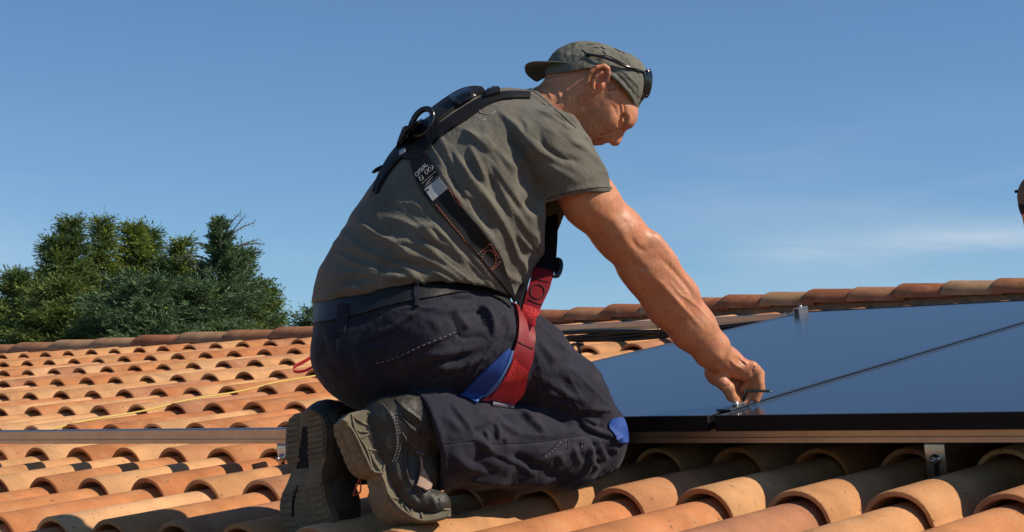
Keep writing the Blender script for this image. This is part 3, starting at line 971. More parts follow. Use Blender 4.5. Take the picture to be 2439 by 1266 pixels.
def fold(V, N, poly, amp, width, sharp=0.0, side=1):
    """raise (or sink) the cloth along a line on the near side; sharp>0 gives a steep flank on one side"""
    P = catmull(poly, 5)
    xy = V[:, :2]
    m = width * 3.2
    sel = np.where((xy[:, 0] > P[:, 0].min() - m) & (xy[:, 0] < P[:, 0].max() + m) & (xy[:, 1] > P[:, 1].min() - m) & (xy[:, 1] < P[:, 1].max() + m) & (N[:, 2] < .25))[0]
    if not len(sel): return
    Q = xy[sel]
    best = np.full(len(sel), 1e9); arc = np.zeros(len(sel)); sg = np.zeros(len(sel))
    L = np.concatenate([[0], np.cumsum(np.linalg.norm(np.diff(P, axis=0), axis=1))])
    for i in range(len(P) - 1):
        a, d = P[i], P[i + 1] - P[i]; l2 = d @ d + 1e-9
        t = np.clip(((Q - a) @ d) / l2, 0, 1)
        r = Q - a - t[:, None] * d
        ds = np.hypot(r[:, 0], r[:, 1]); c = d[0] * r[:, 1] - d[1] * r[:, 0]
        u = ds < best
        best[u] = ds[u]; arc[u] = (L[i] + t * math.sqrt(l2))[u]; sg[u] = np.sign(c[u])
    w = width * np.where(sg * side > 0, 1 - sharp, 1 + sharp * .6)
    tp = np.clip(arc / L[-1], 0, 1); tp = np.clip(np.minimum(tp, 1 - tp) * 3.2, 0, 1); tp = tp * tp * (3 - 2 * tp)
    face = np.clip((.25 - N[sel, 2]) / .5, 0, 1)
    h = amp * np.exp(-(best / w) ** 2) * tp * face
    V[sel] += N[sel] * h[:, None]

def skin_mesh(name, parts_vf, mat, parent):
    """several (V, F) in figure space -> one mesh object"""
    Vs, Fs, o = [], [], 0
    for V, F in parts_vf:
        Vs.append(to_world(V)); Fs.append(F + o); o += len(V)
    V = np.concatenate(Vs) - np.array(parent.location); F = np.concatenate(Fs)
    me = bpy.data.meshes.new(name)
    me.vertices.add(len(V)); me.vertices.foreach_set('co', V.astype(np.float32).ravel())
    me.loops.add(len(F) * 4); me.loops.foreach_set('vertex_index', F.astype(np.int32).ravel())
    me.polygons.add(len(F)); me.polygons.foreach_set('loop_start', np.arange(0, len(F) * 4, 4, dtype=np.int32))
    me.polygons.foreach_set('loop_total', np.full(len(F), 4, dtype=np.int32))
    me.polygons.foreach_set('use_smooth', np.ones(len(F), bool))
    me.update(calc_edges=True); me.validate()
    me.materials.append(mat)
    ob = bpy.data.objects.new(name, me); COL.objects.link(ob); ob.parent = parent
    return ob

class Surface:
    """near side of what has been built, found along lines of sight; used to lay straps, seams and print on cloth"""
    def __init__(s, objs):
        V, F, o = [], [], 0
        for ob in objs:
            me = ob.data
            n = len(me.vertices); a = np.empty(n * 3, np.float32); me.vertices.foreach_get('co', a)
            off = np.zeros(3); p = ob.parent
            while p is not None: off += np.array(p.location); p = p.parent
            V += (a.reshape(-1, 3) + off).tolist()
            F += [tuple(i + o for i in pl.vertices) for pl in me.polygons]; o += n
        s.t = BVHTree.FromPolygons(V, F)
    def hit(s, x, y, dflt=None):
        d = Rv * (x - CX) / FPX + Uv * (CY - y) / FPX + Fv
        L = np.linalg.norm(d)
        h = s.t.ray_cast(Vector(EYE), Vector(d / L))
        if h[0] is None:
            return None
        n = np.array(h[1]); 
        if n @ d > 0: n = -n
        return np.array(h[0]), n

def smooth1(a, n):
    a = np.array(a, float)
    for _ in range(n):
        b = a.copy(); b[1:-1] = (a[:-2] + 2 * a[1:-1] + a[2:]) / 4; a = b
    return a

def ribbon(name, surf, left, right, mat, parent, thick=.0025, lift=.001, across=5, n=6, stiff=2, label=None, fallback=None):
    """webbing between two edge lines given on the photograph, laid on the surface behind it; real thickness"""
    Lp, Rp = catmull(left, n), catmull(right, n)
    k = min(len(Lp), len(Rp))
    if len(Lp) != len(Rp):
        def rs(P, m):
            l = np.concatenate([[0], np.cumsum(np.linalg.norm(np.diff(P, axis=0), axis=1))]); t = np.linspace(0, l[-1], m)
            return np.stack([np.interp(t, l, P[:, i]) for i in range(2)], 1)
        k = max(len(Lp), len(Rp)); Lp, Rp = rs(Lp, k), rs(Rp, k)
    dep = np.full((k, across + 1), np.nan); 
    for i in range(k):
        for j in range(across + 1):
            q = Lp[i] * (1 - j / across) + Rp[i] * (j / across)
            h = surf.hit(q[0], q[1])
            if h is not None: dep[i, j] = (h[0] - EYE) @ Fv
    if fallback is not None: dep[np.isnan(dep)] = fallback
    # fill and smooth so the webbing bridges small folds
    flat = dep.ravel(); ok = ~np.isnan(flat)
    for j in range(across + 1):
        c = dep[:, j]; g = ~np.isnan(c)
        if g.sum() >= 1: dep[:, j] = np.interp(np.arange(k), np.where(g)[0], c[g])
        else: dep[:, j] = np.nanmedian(dep)
    sm = dep.copy()
    for _ in range(stiff):
        sm[1:-1] = (sm[:-2] + 2 * sm[1:-1] + sm[2:]) / 4
        sm[:, 1:-1] = (sm[:, :-2] + 2 * sm[:, 1:-1] + sm[:, 2:]) / 4
    dep = np.minimum(dep, sm) * .5 + sm * .5
    Pt = np.zeros((k, across + 1, 3))
    for i in range(k):
        for j in range(across + 1):
            q = Lp[i] * (1 - j / across) + Rp[i] * (j / across)
            Pt[i, j] = W(q[0], q[1], dep[i, j])
    du = np.gradient(Pt, axis=0) if k > 1 else None; dv = np.gradient(Pt, axis=1)
    nn = np.cross(du, dv); nn /= np.linalg.norm(nn, axis=2)[..., None] + 1e-12
    view = Pt - EYE
    sgn = np.sign(-(nn * view).sum(2)); nn *= sgn[..., None]
    top = Pt + nn * (lift + thick); bot = Pt + nn * (lift - .002)
    V = list(top.reshape(-1, 3)) + list(bot.reshape(-1, 3)); m = across + 1; T = k * m
    Fc = []
    for i in range(k - 1):
        for j in range(across):
            a = i * m + j
            Fc.append((a, a + 1, a + m + 1, a + m)); Fc.append((T + a, T + a + m, T + a + m + 1, T + a + 1))
    for i in range(k - 1):
        for j in (0, across):
            a = i * m + j; Fc.append((a, a + m, T + a + m, T + a))
    for j in range(across):
        for i in (0, k - 1):
            a = i * m + j; Fc.append((a, a + 1, T + a + 1, T + a))
    o = part(name, V, Fc, mat, parent, True, label=label)
    bm = bmesh.new(); bm.from_mesh(o.data); bmesh.ops.recalc_face_normals(bm, faces=bm.faces)
    for e in bm.edges:
        if len(e.link_faces) == 2 and e.calc_face_angle(0) > math.radians(50): e.smooth = False
    bm.to_mesh(o.data); bm.free()
    return o

def seam(name, surf, pts, rad, mat, parent, n=6, lift=.0, seg=5, dash=None):
    """a cord, seam or row of stitches laid along a line on the cloth"""
    P = catmull(pts, n)
    out = []
    for q in P:
        h = surf.hit(q[0], q[1])
        if h is not None: out.append(h[0] + h[1] * lift)
    if len(out) < 2: return None
    out = np.array(out); out = smooth1(out, 1)
    if dash is None:
        v, f = tube_vf(out, rad, seg)
    else:
        l = np.concatenate([[0], np.cumsum(np.linalg.norm(np.diff(out, axis=0), axis=1))])
        vfs = []; t = 0
        while t + dash[0] < l[-1]:
            a = [np.interp(t, l, out[:, c]) for c in range(3)]; b = [np.interp(t + dash[0], l, out[:, c]) for c in range(3)]
            vfs.append(tube_vf([np.array(a), np.array(b)], rad, 4)); t += dash[0] + dash[1]
        v, f = join_vf(*vfs)
    return part(name, v, f, mat, parent, True)

def patch(name, surf, poly, mat, parent, thick=.001, lift=.0015, res=5.0, label=None):
    """a flat piece (pocket, label, print) cut to an outline and laid on the cloth"""
    from mathutils.geometry import delaunay_2d_cdt
    poly = [np.array(p, float) for p in poly]
    xs = [p[0] for p in poly]; ys = [p[1] for p in poly]
    # densify the outline, fill with grid points
    B = []
    for i in range(len(poly)):
        a, b = poly[i], poly[(i + 1) % len(poly)]; m = max(1, int(np.linalg.norm(b - a) / res))
        B += [a * (1 - t / m) + b * (t / m) for t in range(m)]
    nb = len(B)
    pts = [Vector((float(q[0]), float(q[1]))) for q in B]
    for gx in np.arange(min(xs), max(xs), res):
        for gy in np.arange(min(ys), max(ys), res): pts.append(Vector((float(gx), float(gy))))
    r = delaunay_2d_cdt(pts, [], [list(range(nb))], 1, 1e-4)
    vv, _, ff = r[0], r[1], r[2]
    top, nr = [], []
    last = None
    for q in vv:
        h = surf.hit(q.x, q.y) or last
        if h is None: h = (W(q.x, q.y, Z0), -Fv)
        dd = (h[0] - EYE) @ Fv
        last = h
        top.append(W(q.x, q.y, dd) + h[1] * (lift + thick)); nr.append(h[1])
    n = len(vv)
    V = top + [t - m_ * (thick + .0015) for t, m_ in zip(top, nr)]
    from collections import Counter
    ec = Counter()
    for f in ff:
        for i in range(len(f)): ec[tuple(sorted((f[i], f[(i + 1) % len(f)])))] += 1
    Fc = [tuple(f) for f in ff] + [tuple(i + n for i in f)[::-1] for f in ff]
    for f in ff:
        for i in range(len(f)):
            a, b = f[i], f[(i + 1) % len(f)]
            if ec[tuple(sorted((a, b)))] == 1: Fc.append((b, a, a + n, b + n))
    o = part(name, V, Fc, mat, parent, True, label=label)
    bm = bmesh.new(); bm.from_mesh(o.data); bmesh.ops.recalc_face_normals(bm, faces=bm.faces)
    for e in bm.edges:
        if len(e.link_faces) == 2 and e.calc_face_angle(0) > math.radians(60): e.smooth = False
    bm.to_mesh(o.data); bm.free()
    return o
# ---------------------------------------------------------------- the worker
M_skin = material('sunburnt_skin', (.52, .225, .115), .44, spec=.38, var=.15, vscale=28, bump=.35, bscale=420, bump2=.2, b2scale=85, sss=.06, stain=(.55, .165, .10), stain_scale=22, stain_lo=.50, stain_hi=.78)
_nt = M_skin.node_tree; _b = _nt.nodes['Principled BSDF']                # pores and blotches on top of the tan
_src = _b.inputs['Base Color'].links[0].from_socket
_tc = _nt.nodes.new('ShaderNodeTexCoord'); _no = _nt.nodes.new('ShaderNodeTexNoise'); _no.inputs['Scale'].default_value = 260; _no.inputs['Detail'].default_value = 4
_nt.links.new(_tc.outputs['Object'], _no.inputs['Vector'])
_mr = _nt.nodes.new('ShaderNodeMapRange'); _mr.inputs['From Min'].default_value = .35; _mr.inputs['From Max'].default_value = .65; _mr.inputs['To Min'].default_value = .88; _mr.inputs['To Max'].default_value = 1.10
_nt.links.new(_no.outputs['Fac'], _mr.inputs['Value'])
_sc = _nt.nodes.new('ShaderNodeVectorMath'); _sc.operation = 'SCALE'; _nt.links.new(_src, _sc.inputs[0]); _nt.links.new(_mr.outputs[0], _sc.inputs['Scale'])
_nt.links.new(_sc.outputs[0], _b.inputs['Base Color'])
M_shirt = material('grey_cotton', (.128, .120, .098), .92, spec=.15, var=.10, vscale=9, bump=.35, bscale=700, bump2=.35, b2scale=60, sheen=.15, stain=(.075, .072, .060), stain_scale=7, stain_lo=.48, stain_hi=.75)
M_trous = material('charcoal_navy_twill', (.0135, .0140, .0260), .80, spec=.2, var=.18, vscale=9, bump=.4, bscale=600, bump2=.4, b2scale=45, sheen=.08, stain=(.035, .034, .040), stain_scale=14, stain_lo=.50, stain_hi=.80)
M_belt = material('black_leather_belt', (.010, .010, .012), .5, var=.15, bump=.3, bscale=300)
M_web = material('black_webbing', (.0055, .0055, .007), .65, spec=.3, bump=.6, bscale=900)
M_red = material('red_webbing', (.48, .010, .014), .55, spec=.35, var=.25, vscale=60, bump=1.0, bscale=230, sheen=.2)
M_redd = material('dark_red_webbing', (.20, .007, .014), .5, spec=.35, var=.1, bump=.5, bscale=700)
M_blue = material('blue_cloth', (.008, .050, .25), .7, var=.15, bump=.4, bscale=500)
M_lblue = material('pale_blue_edging', (.07, .18, .42), .7, bump=.5, bscale=700)
M_thread = material('orange_thread', (.60, .17, .08), .7)
M_gthread = material('grey_thread', (.16, .15, .19), .8)
M_white = material('white_print', (.62, .62, .62), .7)
M_label = material('silver_label', (.42, .43, .43), .5, var=.05)
M_sole = material('worn_rubber_sole', (.150, .125, .080), .85, var=.3, vscale=30, bump=.6, bscale=250, stain=(.20, .18, .13), stain_scale=40, stain_lo=.5, stain_hi=.75)
M_boot = material('scuffed_black_leather', (.027, .025, .019), .55, var=.3, vscale=25, bump=.5, bscale=350, bump2=.3, b2scale=60, stain=(.075, .075, .062), stain_scale=30, stain_lo=.55, stain_hi=.8)
M_cap = material('faded_grey_cap', (.125, .124, .102), .92, var=.22, vscale=35, bump=.5, bscale=700, bump2=.6, b2scale=60, stain=(.03, .032, .03), stain_scale=38, stain_lo=.56, stain_hi=.7)
M_plas = material('glossy_black_plastic', (.006, .006, .007), .12, spec=.6)
M_ring = material('black_coated_steel', (.012, .012, .013), .22, metal=.2, spec=.8)
M_stub = material('grey_stubble', (.13, .09, .07), .8)
M_dark = material('dark_recess', (.006, .006, .006), .9)
M_lining = material('torn_tan_lining', (.30, .20, .15), .8, var=.2, vscale=60)

man = empty('person', to_world([1150, 1100, -100]), 'kneeling worker in grey T-shirt, dark trousers and backwards cap, reaching to the panel seam', 'person')

# --- T-shirt
F_ = Field((720, 160, -320), (1520, 780, 330), 4.0)
F_.chain([(972, 770, -95, 230, 188), (988, 725, -95, 231, 190), (1034, 612, -88, 208, 196), (1100, 508, -66, 202, 200), (1162, 415, -40, 188, 205), (1196, 372, -25, 150, 195)], side=(-.25, -.1, 1), k=50)
F_.ell((1128, 352, 0), (112, 84, 150), -38, k=50)
F_.cone((1304, 352, -145), (1130, 322, 170), 80, 76, k=50)
F_.cone((1222, 296, 0), (1290, 268, 30), 74, 56, k=40)
F_.chain([(1302, 352, -146, 86), (1345, 415, -140, 84), (1394, 500, -122, 87)], k=35)
F_.ell((1262, 530, -90), (50, 58, 120), 30, k=50)
# cut hem and sleeve
X_, Y_ = F_.ax[0][:, None, None], F_.ax[1][None, :, None]
yh = np.interp(F_.ax[0], [720, 750, 800, 860, 930, 1000, 1080, 1150, 1200, 1260, 1520], [728, 722, 712, 700, 684, 672, 668, 678, 698, 735, 900])[:, None, None]
arm_side = (F_.ax[0][:, None, None] - 1285) + (F_.ax[1][None, :, None] - 480) * .15
d = np.broadcast_to(Y_ - yh, F_.D.shape).astype(np.float32)
F_.D = np.maximum(F_.D, d)
sl_line = np.interp(F_.ax[0], [1270, 1298, 1340, 1400, 1450, 1480, 1520], [492, 484, 470, 459, 456, 459, 466])[:, None, None]
zz = F_.ax[2][None, None, :]
dcut = np.where((F_.ax[0][:, None, None] > 1296) & ((zz < -40) | (F_.ax[0][:, None, None] > 1345)), Y_ - sl_line, -60).astype(np.float32)
F_.D = np.maximum(F_.D, np.broadcast_to(dcut, F_.D.shape))
F_.cone((1370, 450, -132), (1405, 515, -120), 76, 77, op='sub', k=3)      # sleeve opening
V, F = F_.mesh(relax=2)
N = vnormals(V, F)
A = lambda pts: crop(720, 160, 2.26, pts)
B = lambda pts: crop(1200, 60, 3.516, pts)
C6 = lambda pts: crop(940, 160, 3.516, pts)
FS = [
 (A([(560, 840), (640, 880), (740, 930), (840, 1010), (905, 1100)]), 9, 9, .3), (A([(420, 1000), (560, 995), (660, 1035), (760, 1085), (860, 1150), (930, 1200)]), 10, 10, .3),
 (A([(200, 1200), (330, 1170), (440, 1145), (560, 1125), (740, 1140)]), 8, 9, .3), (A([(540, 845), (640, 862), (740, 858)]), 5, 7, .2),
 (A([(70, 1245), (230, 1205), (400, 1180), (500, 1160)]), 7, 8, .3), (A([(430, 810), (540, 830), (640, 880)]), 6, 8, .2),
 (A([(400, 945), (520, 940), (620, 960), (720, 1010), (820, 1080)]), 8, 9, .3), (A([(640, 1090), (760, 1130), (840, 1190), (960, 1230)]), 8, 10, .2),
 (A([(500, 720), (600, 740), (700, 790)]), 4, 8, .2), (A([(680, 840), (740, 880), (800, 940)]), 6, 7, .2),
 (A([(690, 430), (740, 560), (800, 660), (870, 760), (960, 870), (1050, 990), (1110, 1110)]), 11, 10, .35),
 (A([(815, 440), (860, 560), (920, 650), (985, 710), (1040, 790), (1085, 880)]), 12, 9, .4), (A([(850, 325), (940, 380), (990, 430), (1005, 490)]), 9, 7, .4),
 (A([(880, 390), (935, 490), (975, 590), (985, 660)]), 9, 10, .3), (A([(1000, 690), (1060, 800), (1110, 900), (1150, 1010), (1165, 1110)]), 11, 11, .3),
 (A([(1140, 870), (1190, 940), (1230, 975), (1260, 965)]), 9, 9, .3), (A([(1150, 990), (1190, 1060), (1195, 1160), (1180, 1250)]), 10, 10, .3),
 (A([(1010, 640), (1090, 730), (1150, 830)]), 8, 8, .2), (A([(900, 980), (960, 1060), (1010, 1130), (1060, 1180)]), 8, 9, .2),
 (A([(1180, 480), (1230, 580), (1275, 660), (1290, 760)]), -26, 24, 0), (A([(1200, 700), (1240, 760), (1290, 770)]), -14, 15, 0), (A([(1130, 400), (1170, 520), (1185, 640), (1150, 700)]), -10, 14, 0),
 (A([(770, 480), (810, 600), (880, 720)]), -8, 11, 0), (A([(1000, 540), (1050, 680), (1110, 780)]), -8, 12, 0), (A([(600, 900), (700, 960), (790, 1040)]), -6, 9, 0),
 (A([(430, 1040), (560, 1035), (640, 1065), (740, 1115)]), -7, 9, 0),
 (B([(-20, 720), (90, 830), (200, 970), (350, 1080), (600, 1200)]), 12, 10, .35), (B([(250, 680), (400, 740), (560, 780), (650, 860), (770, 1010)]), 9, 10, .3),
 (B([(280, 850), (330, 1000), (480, 1110), (700, 1140)]), -13, 12, 0), (B([(60, 850), (110, 1000), (240, 1180), (260, 1260)]), -16, 13, 0), (B([(480, 800), (520, 850), (600, 870)]), 5, 5, .2),
 (B([(0, 520), (120, 500), (250, 540), (350, 610)]), 6, 6, .3), (B([(0, 600), (200, 590), (340, 640), (450, 730)]), 4, 7, .2), (B([(130, 760), (200, 850), (190, 940)]), 6, 8, .2),
 (B([(500, 960), (640, 1010), (780, 1130), (860, 1230)]), 6, 8, .2), (B([(620, 900), (720, 960), (800, 1060)]), 5, 7, .2),
 (C6([(560, 500), (680, 600), (760, 690), (790, 730)]), 8, 5, .3), (C6([(700, 540), (790, 640), (830, 740)]), 6, 6, .2), (C6([(840, 340), (930, 430), (1010, 520), (1100, 620)]), 9, 8, .3),
 (C6([(500, 690), (560, 800), (650, 940), (770, 1080), (860, 1260)]), 10, 7, .4), (C6([(640, 700), (700, 820), (745, 960)]), 8, 9, .3), (C6([(560, 1040), (640, 1090), (700, 1130)]), 7, 6, .3),
 (C6([(330, 520), (370, 620), (440, 760), (520, 900)]), 5, 9, .2), (C6([(850, 200), (960, 180), (1080, 200)]), 5, 4, .3), (C6([(800, 250), (900, 240), (1050, 270)]), 4, 5, .3),
 ([(1310, 478), (1360, 455), (1420, 445), (1470, 450)], 4, 5, .2),
]
for pts, amp, wd, sh in FS: fold(V, N, pts, amp * (.80 if amp > 0 else .95), wd * .84, sh)
N = vnormals(V, F)
near = np.clip((.2 - N[:, 2]) / .4, 0, 1)
def creases(V, th, r, freq, length, seed):
    q = np.stack([th * freq + seed, r / length, np.full(len(V), seed * 3.1)], 1)
    n1 = vnoise(q, 1.0) + .45 * vnoise(q * [2.1, 1.7, 1] + 7, 1.0)
    return 1 - np.minimum(1, np.abs(n1) * 2.2)
dx, dy = V[:, 0] - 1215, V[:, 1] - 735
th, rr = np.arctan2(dy, -dx), np.hypot(dx, dy)
strapx = np.interp(V[:, 1], [350, 450, 520, 605, 650, 720], [995, 1035, 1080, 1145, 1180, 1225])
lowleft = np.clip((strapx - V[:, 0]) / 40, 0, 1) * np.clip((V[:, 1] - 440) / 120, 0, 1) * np.clip((V[:, 0] - 745) / 120, .15, 1)
h = creases(V, th, rr, 13, 170, 1.3) * 9.0 * lowleft
al, ac = V[:, 0] * .56 + V[:, 1] * .83, V[:, 0] * .83 - V[:, 1] * .56
right = np.clip((V[:, 0] - strapx) / 40, 0, 1) * np.clip((V[:, 1] - 270) / 80, 0, 1) * np.clip((1330 - V[:, 0]) / 60, 0, 1)
h += creases(V, ac / 26, al, 1, 120, 4.2) * 5.5 * right
al2, ac2 = V[:, 0] * .80 + V[:, 1] * .60, V[:, 0] * .60 - V[:, 1] * .80
slv = np.clip((V[:, 0] - 1230) / 80, 0, 1) * np.clip((470 - V[:, 1]) / 60, 0, 1)
h += creases(V, ac2 / 30, al2, 1, 110, 8.7) * 3.6 * slv
V += N * (h * near)[:, None]
V = laplace(V, F, .3)
N = vnormals(V, F)
V += N * (vnoise(V * [1, 1.6, 1], 38) * 1.4 + vnoise(V, 17) * .6)[:, None]
V = laplace(V, F, .4)
shirt = skin_mesh('t_shirt', [(V, F)], M_shirt, man)

# --- trousers
G_ = Field((880, 900, -420), (1540, 1200, 120), 4.4)                      # near lower leg first, so that its hem can be cut
G_.chain([(1418, 1082, -5, 60, 70), (1340, 1080, -70, 82, 76), (1250, 1072, -130, 92, 80), (1140, 1058, -205, 100, 84), (1040, 1050, -275, 108, 86), (960, 1046, -330, 108, 86)], k=35)
G_.plane((1014, 1050, -290), (-.93, .24, -.35), 4)
G_.cone((1060, 1050, -262), (960, 1046, -330), 98, 98, 76, 76, op='sub', k=2)
F_ = Field((720, 640, -420), (1540, 1200, 350), 4.4)
F_.chain([(988, 700, -92, 222, 178), (975, 770, -95, 224, 184), (960, 830, -98, 200, 182)], side=(-.25, 0, 1), k=40)
F_.ell((900, 838, -195), (156, 120, 125), -10, k=60)
F_.ell((885, 825, 10), (140, 122, 120), -10, k=60)
F_.chain([(1010, 806, -228, 128), (1140, 830, -165, 115), (1250, 864, -110, 101), (1350, 945, -50, 86), (1430, 1020, 0, 62)], k=50)
F_.ell((1436, 1054, 2), (54, 54, 72), 20, k=30)
F_.chain([(900, 800, 60, 118), (1150, 900, 150, 92), (1370, 1010, 230, 66)], k=40)
F_.chain([(1370, 1060, 235, 62), (1150, 1070, 120, 75), (860, 1080, -40, 74)], k=30)
yt = np.interp(F_.ax[0], [720, 750, 850, 1000, 1100, 1160, 1210, 1260], [716, 712, 692, 664, 660, 666, 692, 740])[:, None, None]
F_.D = np.maximum(F_.D, np.broadcast_to((yt - F_.ax[1][None, :, None]), F_.D.shape).astype(np.float32))
o_ = np.round((G_.lo - F_.lo) / 4.4).astype(int)                          # merge the leg into the whole
G2 = Field(F_.lo + o_ * 4.4, F_.lo + o_ * 4.4 + (np.minimum(G_.n, F_.n - o_) - 1.01) * 4.4, 4.4)
G2.chain([(1418, 1082, -5, 60, 70), (1340, 1080, -70, 82, 76), (1250, 1072, -130, 92, 80), (1140, 1058, -205, 100, 84), (1040, 1050, -275, 108, 86), (960, 1046, -330, 108, 86)], k=35)
G2.plane((1014, 1050, -290), (-.93, .24, -.35), 4)
G2.cone((1060, 1050, -262), (960, 1046, -330), 98, 98, 76, 76, op='sub', k=2)
sl_ = tuple(slice(int(o_[i]), int(o_[i] + G2.n[i])) for i in range(3))
A_ = F_.D[sl_]; B_ = G2.D[:A_.shape[0], :A_.shape[1], :A_.shape[2]]
h_ = np.maximum(22 - np.abs(A_ - B_), 0) / 22
F_.D[sl_] = np.minimum(A_, B_) - h_ * h_ * 22 * .25
V, F = F_.mesh(relax=2)
N = vnormals(V, F)
P4 = lambda pts: crop(700, 600, 3.166, pts)
P5 = lambda pts: crop(1050, 860, 3.332, pts)
P3 = lambda pts: crop(640, 880, 3.28, pts)
FT = [
 (P4([(930, 830), (1060, 780), (1250, 745), (1450, 690)]), 9, 9, .3), (P4([(980, 880), (1100, 870), (1300, 840), (1500, 770)]), 9, 9, .3), (P4([(1000, 825), (1150, 810), (1350, 780)]), -7, 8, 0),
 (P4([(900, 930), (1050, 930), (1250, 890), (1400, 850)]), 6, 10, .2), (P4([(1170, 350), (1290, 330), (1400, 290)]), 7, 7, .2), (P4([(1380, 380), (1470, 470), (1495, 560), (1490, 660)]), 12, 6, .4),
 (P4([(1350, 400), (1420, 500), (1440, 600)]), -14, 9, 0), (P4([(1150, 400), (1200, 520), (1260, 640), (1380, 640), (1490, 665)]), -7, 6, 0), (P4([(1200, 420), (1260, 520), (1330, 600)]), 8, 10, .2),
 (P4([(500, 640), (700, 600), (860, 500), (1000, 420), (1130, 400)]), 5, 7, .2), (P4([(400, 560), (600, 480), (800, 410), (1000, 380)]), -4, 6, 0), (P4([(1000, 500), (1080, 560), (1060, 620)]), 5, 7, .2),
 (P4([(500, 715), (600, 740), (760, 735), (860, 720)]), 6, 5, .3), (P4([(560, 800), (620, 850), (760, 820)]), -4, 6, 0), (P4([(480, 760), (500, 860), (560, 960)]), 5, 10, .2),
 (P4([(1560, 480), (1620, 560), (1640, 680)]), 6, 10, .2), (P4([(1820, 640), (1900, 740), (2000, 850)]), 5, 12, .2),
 (P5([(720, 80), (880, 190), (1010, 270), (1100, 380), (1190, 425)]), 6, 5, .5), (P5([(820, 60), (1000, 120), (1150, 210)]), 4, 10, .2), (P5([(700, 230), (860, 250), (1050, 290), (1200, 350)]), 6, 9, .2),
 (P5([(800, 310), (950, 330), (1080, 370)]), 6, 6, .2), (P5([(900, 60), (1050, 70), (1150, 130)]), 3, 8, .2), (P5([(1150, 400), (1280, 385), (1400, 400)]), 6, 7, .2),
 (P5([(850, 340), (960, 390), (1080, 470), (1180, 570)]), -8, 9, 0), (P5([(1080, 450), (1160, 520), (1250, 560), (1330, 590), (1420, 640)]), 11, 7, .3), (P5([(1020, 420), (1200, 440), (1300, 480)]), -10, 10, 0),
 (P5([(1120, 430), (1210, 480), (1250, 520)]), 8, 6, .3),
 (P5([(430, 440), (480, 500), (560, 540), (640, 600)]), 7, 9, .3), (P5([(420, 470), (445, 540), (460, 640)]), 8, 6, .3), (P5([(330, 540), (360, 590), (375, 660)]), 8, 6, .3), (P5([(505, 590), (515, 650)]), 6, 6, .2),
 (P5([(570, 380), (670, 440), (780, 530), (840, 610)]), 10, 9, .3), (P5([(480, 420), (560, 480), (640, 540)]), -6, 7, 0), (P5([(880, 500), (960, 560), (1100, 540)]), 6, 12, .2),
 (P5([(240, 520), (330, 500), (420, 450)]), 6, 9, .2), (P5([(60, 320), (160, 450), (260, 590)]), 7, 8, .3), (P5([(130, 380), (240, 400), (240, 470)]), -7, 9, 0),
 (P5([(200, 560), (300, 640), (420, 720), (600, 800), (800, 930)]), 15, 12, .4), (P5([(360, 660), (480, 740), (640, 790), (800, 870)]), -20, 14, 0), (P5([(520, 740), (700, 830), (900, 900), (1050, 900)]), -14, 16, 0),
 (P5([(60, 700), (150, 790), (250, 850), (400, 860)]), 7, 14, .2), (P5([(100, 860), (260, 940), (500, 965), (800, 960)]), 8, 10, .2), (P5([(200, 760), (330, 830), (480, 900)]), -5, 9, 0),
 (P5([(1190, 590), (1240, 690), (1290, 750), (1325, 800)]), 13, 7, .4), (P5([(1160, 640), (1180, 740), (1160, 830), (1160, 900)]), 13, 6, .4), (P5([(1190, 760), (1220, 820), (1245, 860)]), 9, 6, .3),
 (P5([(1120, 620), (1100, 720), (1140, 820)]), -10, 7, 0), (P5([(1230, 760), (1260, 840)]), -9, 6, 0), (P5([(900, 730), (950, 780), (930, 820)]), 7, 9, .2), (P5([(1040, 640), (1070, 740), (1130, 830)]), 6, 8, .2),
 (P5([(1290, 650), (1340, 740), (1380, 780)]), -9, 8, 0), (P5([(1360, 600), (1420, 630), (1450, 680)]), 9, 6, .3), (P5([(1380, 690), (1400, 730)]), 7, 6, .2), (P5([(780, 760), (850, 700), (940, 630)]), 4, 5, .2),
 (P5([(0, 655), (140, 640), (280, 622)]), -3.5, 3.5, 0), (P5([(380, 655), (560, 650), (740, 640), (950, 612), (1180, 572)]), -3.5, 3.5, 0),
 (P5([(0, 420), (100, 500), (180, 600)]), 5, 12, .2),
 ([(1060, 980), (1160, 990), (1260, 985), (1360, 1000)], 5, 12, .2), ([(1000, 960), (1040, 1020), (1060, 1100)], 4, 10, .2), ([(770, 760), (800, 840), (850, 900)], 5, 16, .2),
]
for pts, amp, wd, sh in FT: fold(V, N, pts, amp * (1.15 if amp > 0 else .8), wd * .9, sh)
N = vnormals(V, F)
near = np.clip((.2 - N[:, 2]) / .4, 0, 1)
dx, dy = V[:, 0] - 1500, V[:, 1] - 1060
th, rr = np.arctan2(dy, -dx), np.hypot(dx, dy)
shin = np.clip((V[:, 1] - 985) / 40, 0, 1) * np.clip((rr - 20) / 60, 0, 1)
h = creases(V, th, rr, 8, 120, 2.2) * 4.0 * shin * np.clip((420 - rr) / 200, .25, 1)
dx, dy = V[:, 0] - 1230, V[:, 1] - 720
th, rr = np.arctan2(dy, -dx), np.hypot(dx, dy)
seat = np.clip((985 - V[:, 1]) / 50, 0, 1)
h += creases(V, th, rr, 8, 140, 6.1) * 4.5 * seat * np.clip((V[:, 0] - 800) / 200, .2, 1)
V += N * (h * near)[:, None]
V = laplace(V, F, .3); N = vnormals(V, F)
V += N * (vnoise(V, 34) * 1.3 + vnoise(V, 15) * .6)[:, None]
V = laplace(V, F, .3)
trousers = skin_mesh('trousers', [(V, F)], M_trous, man)

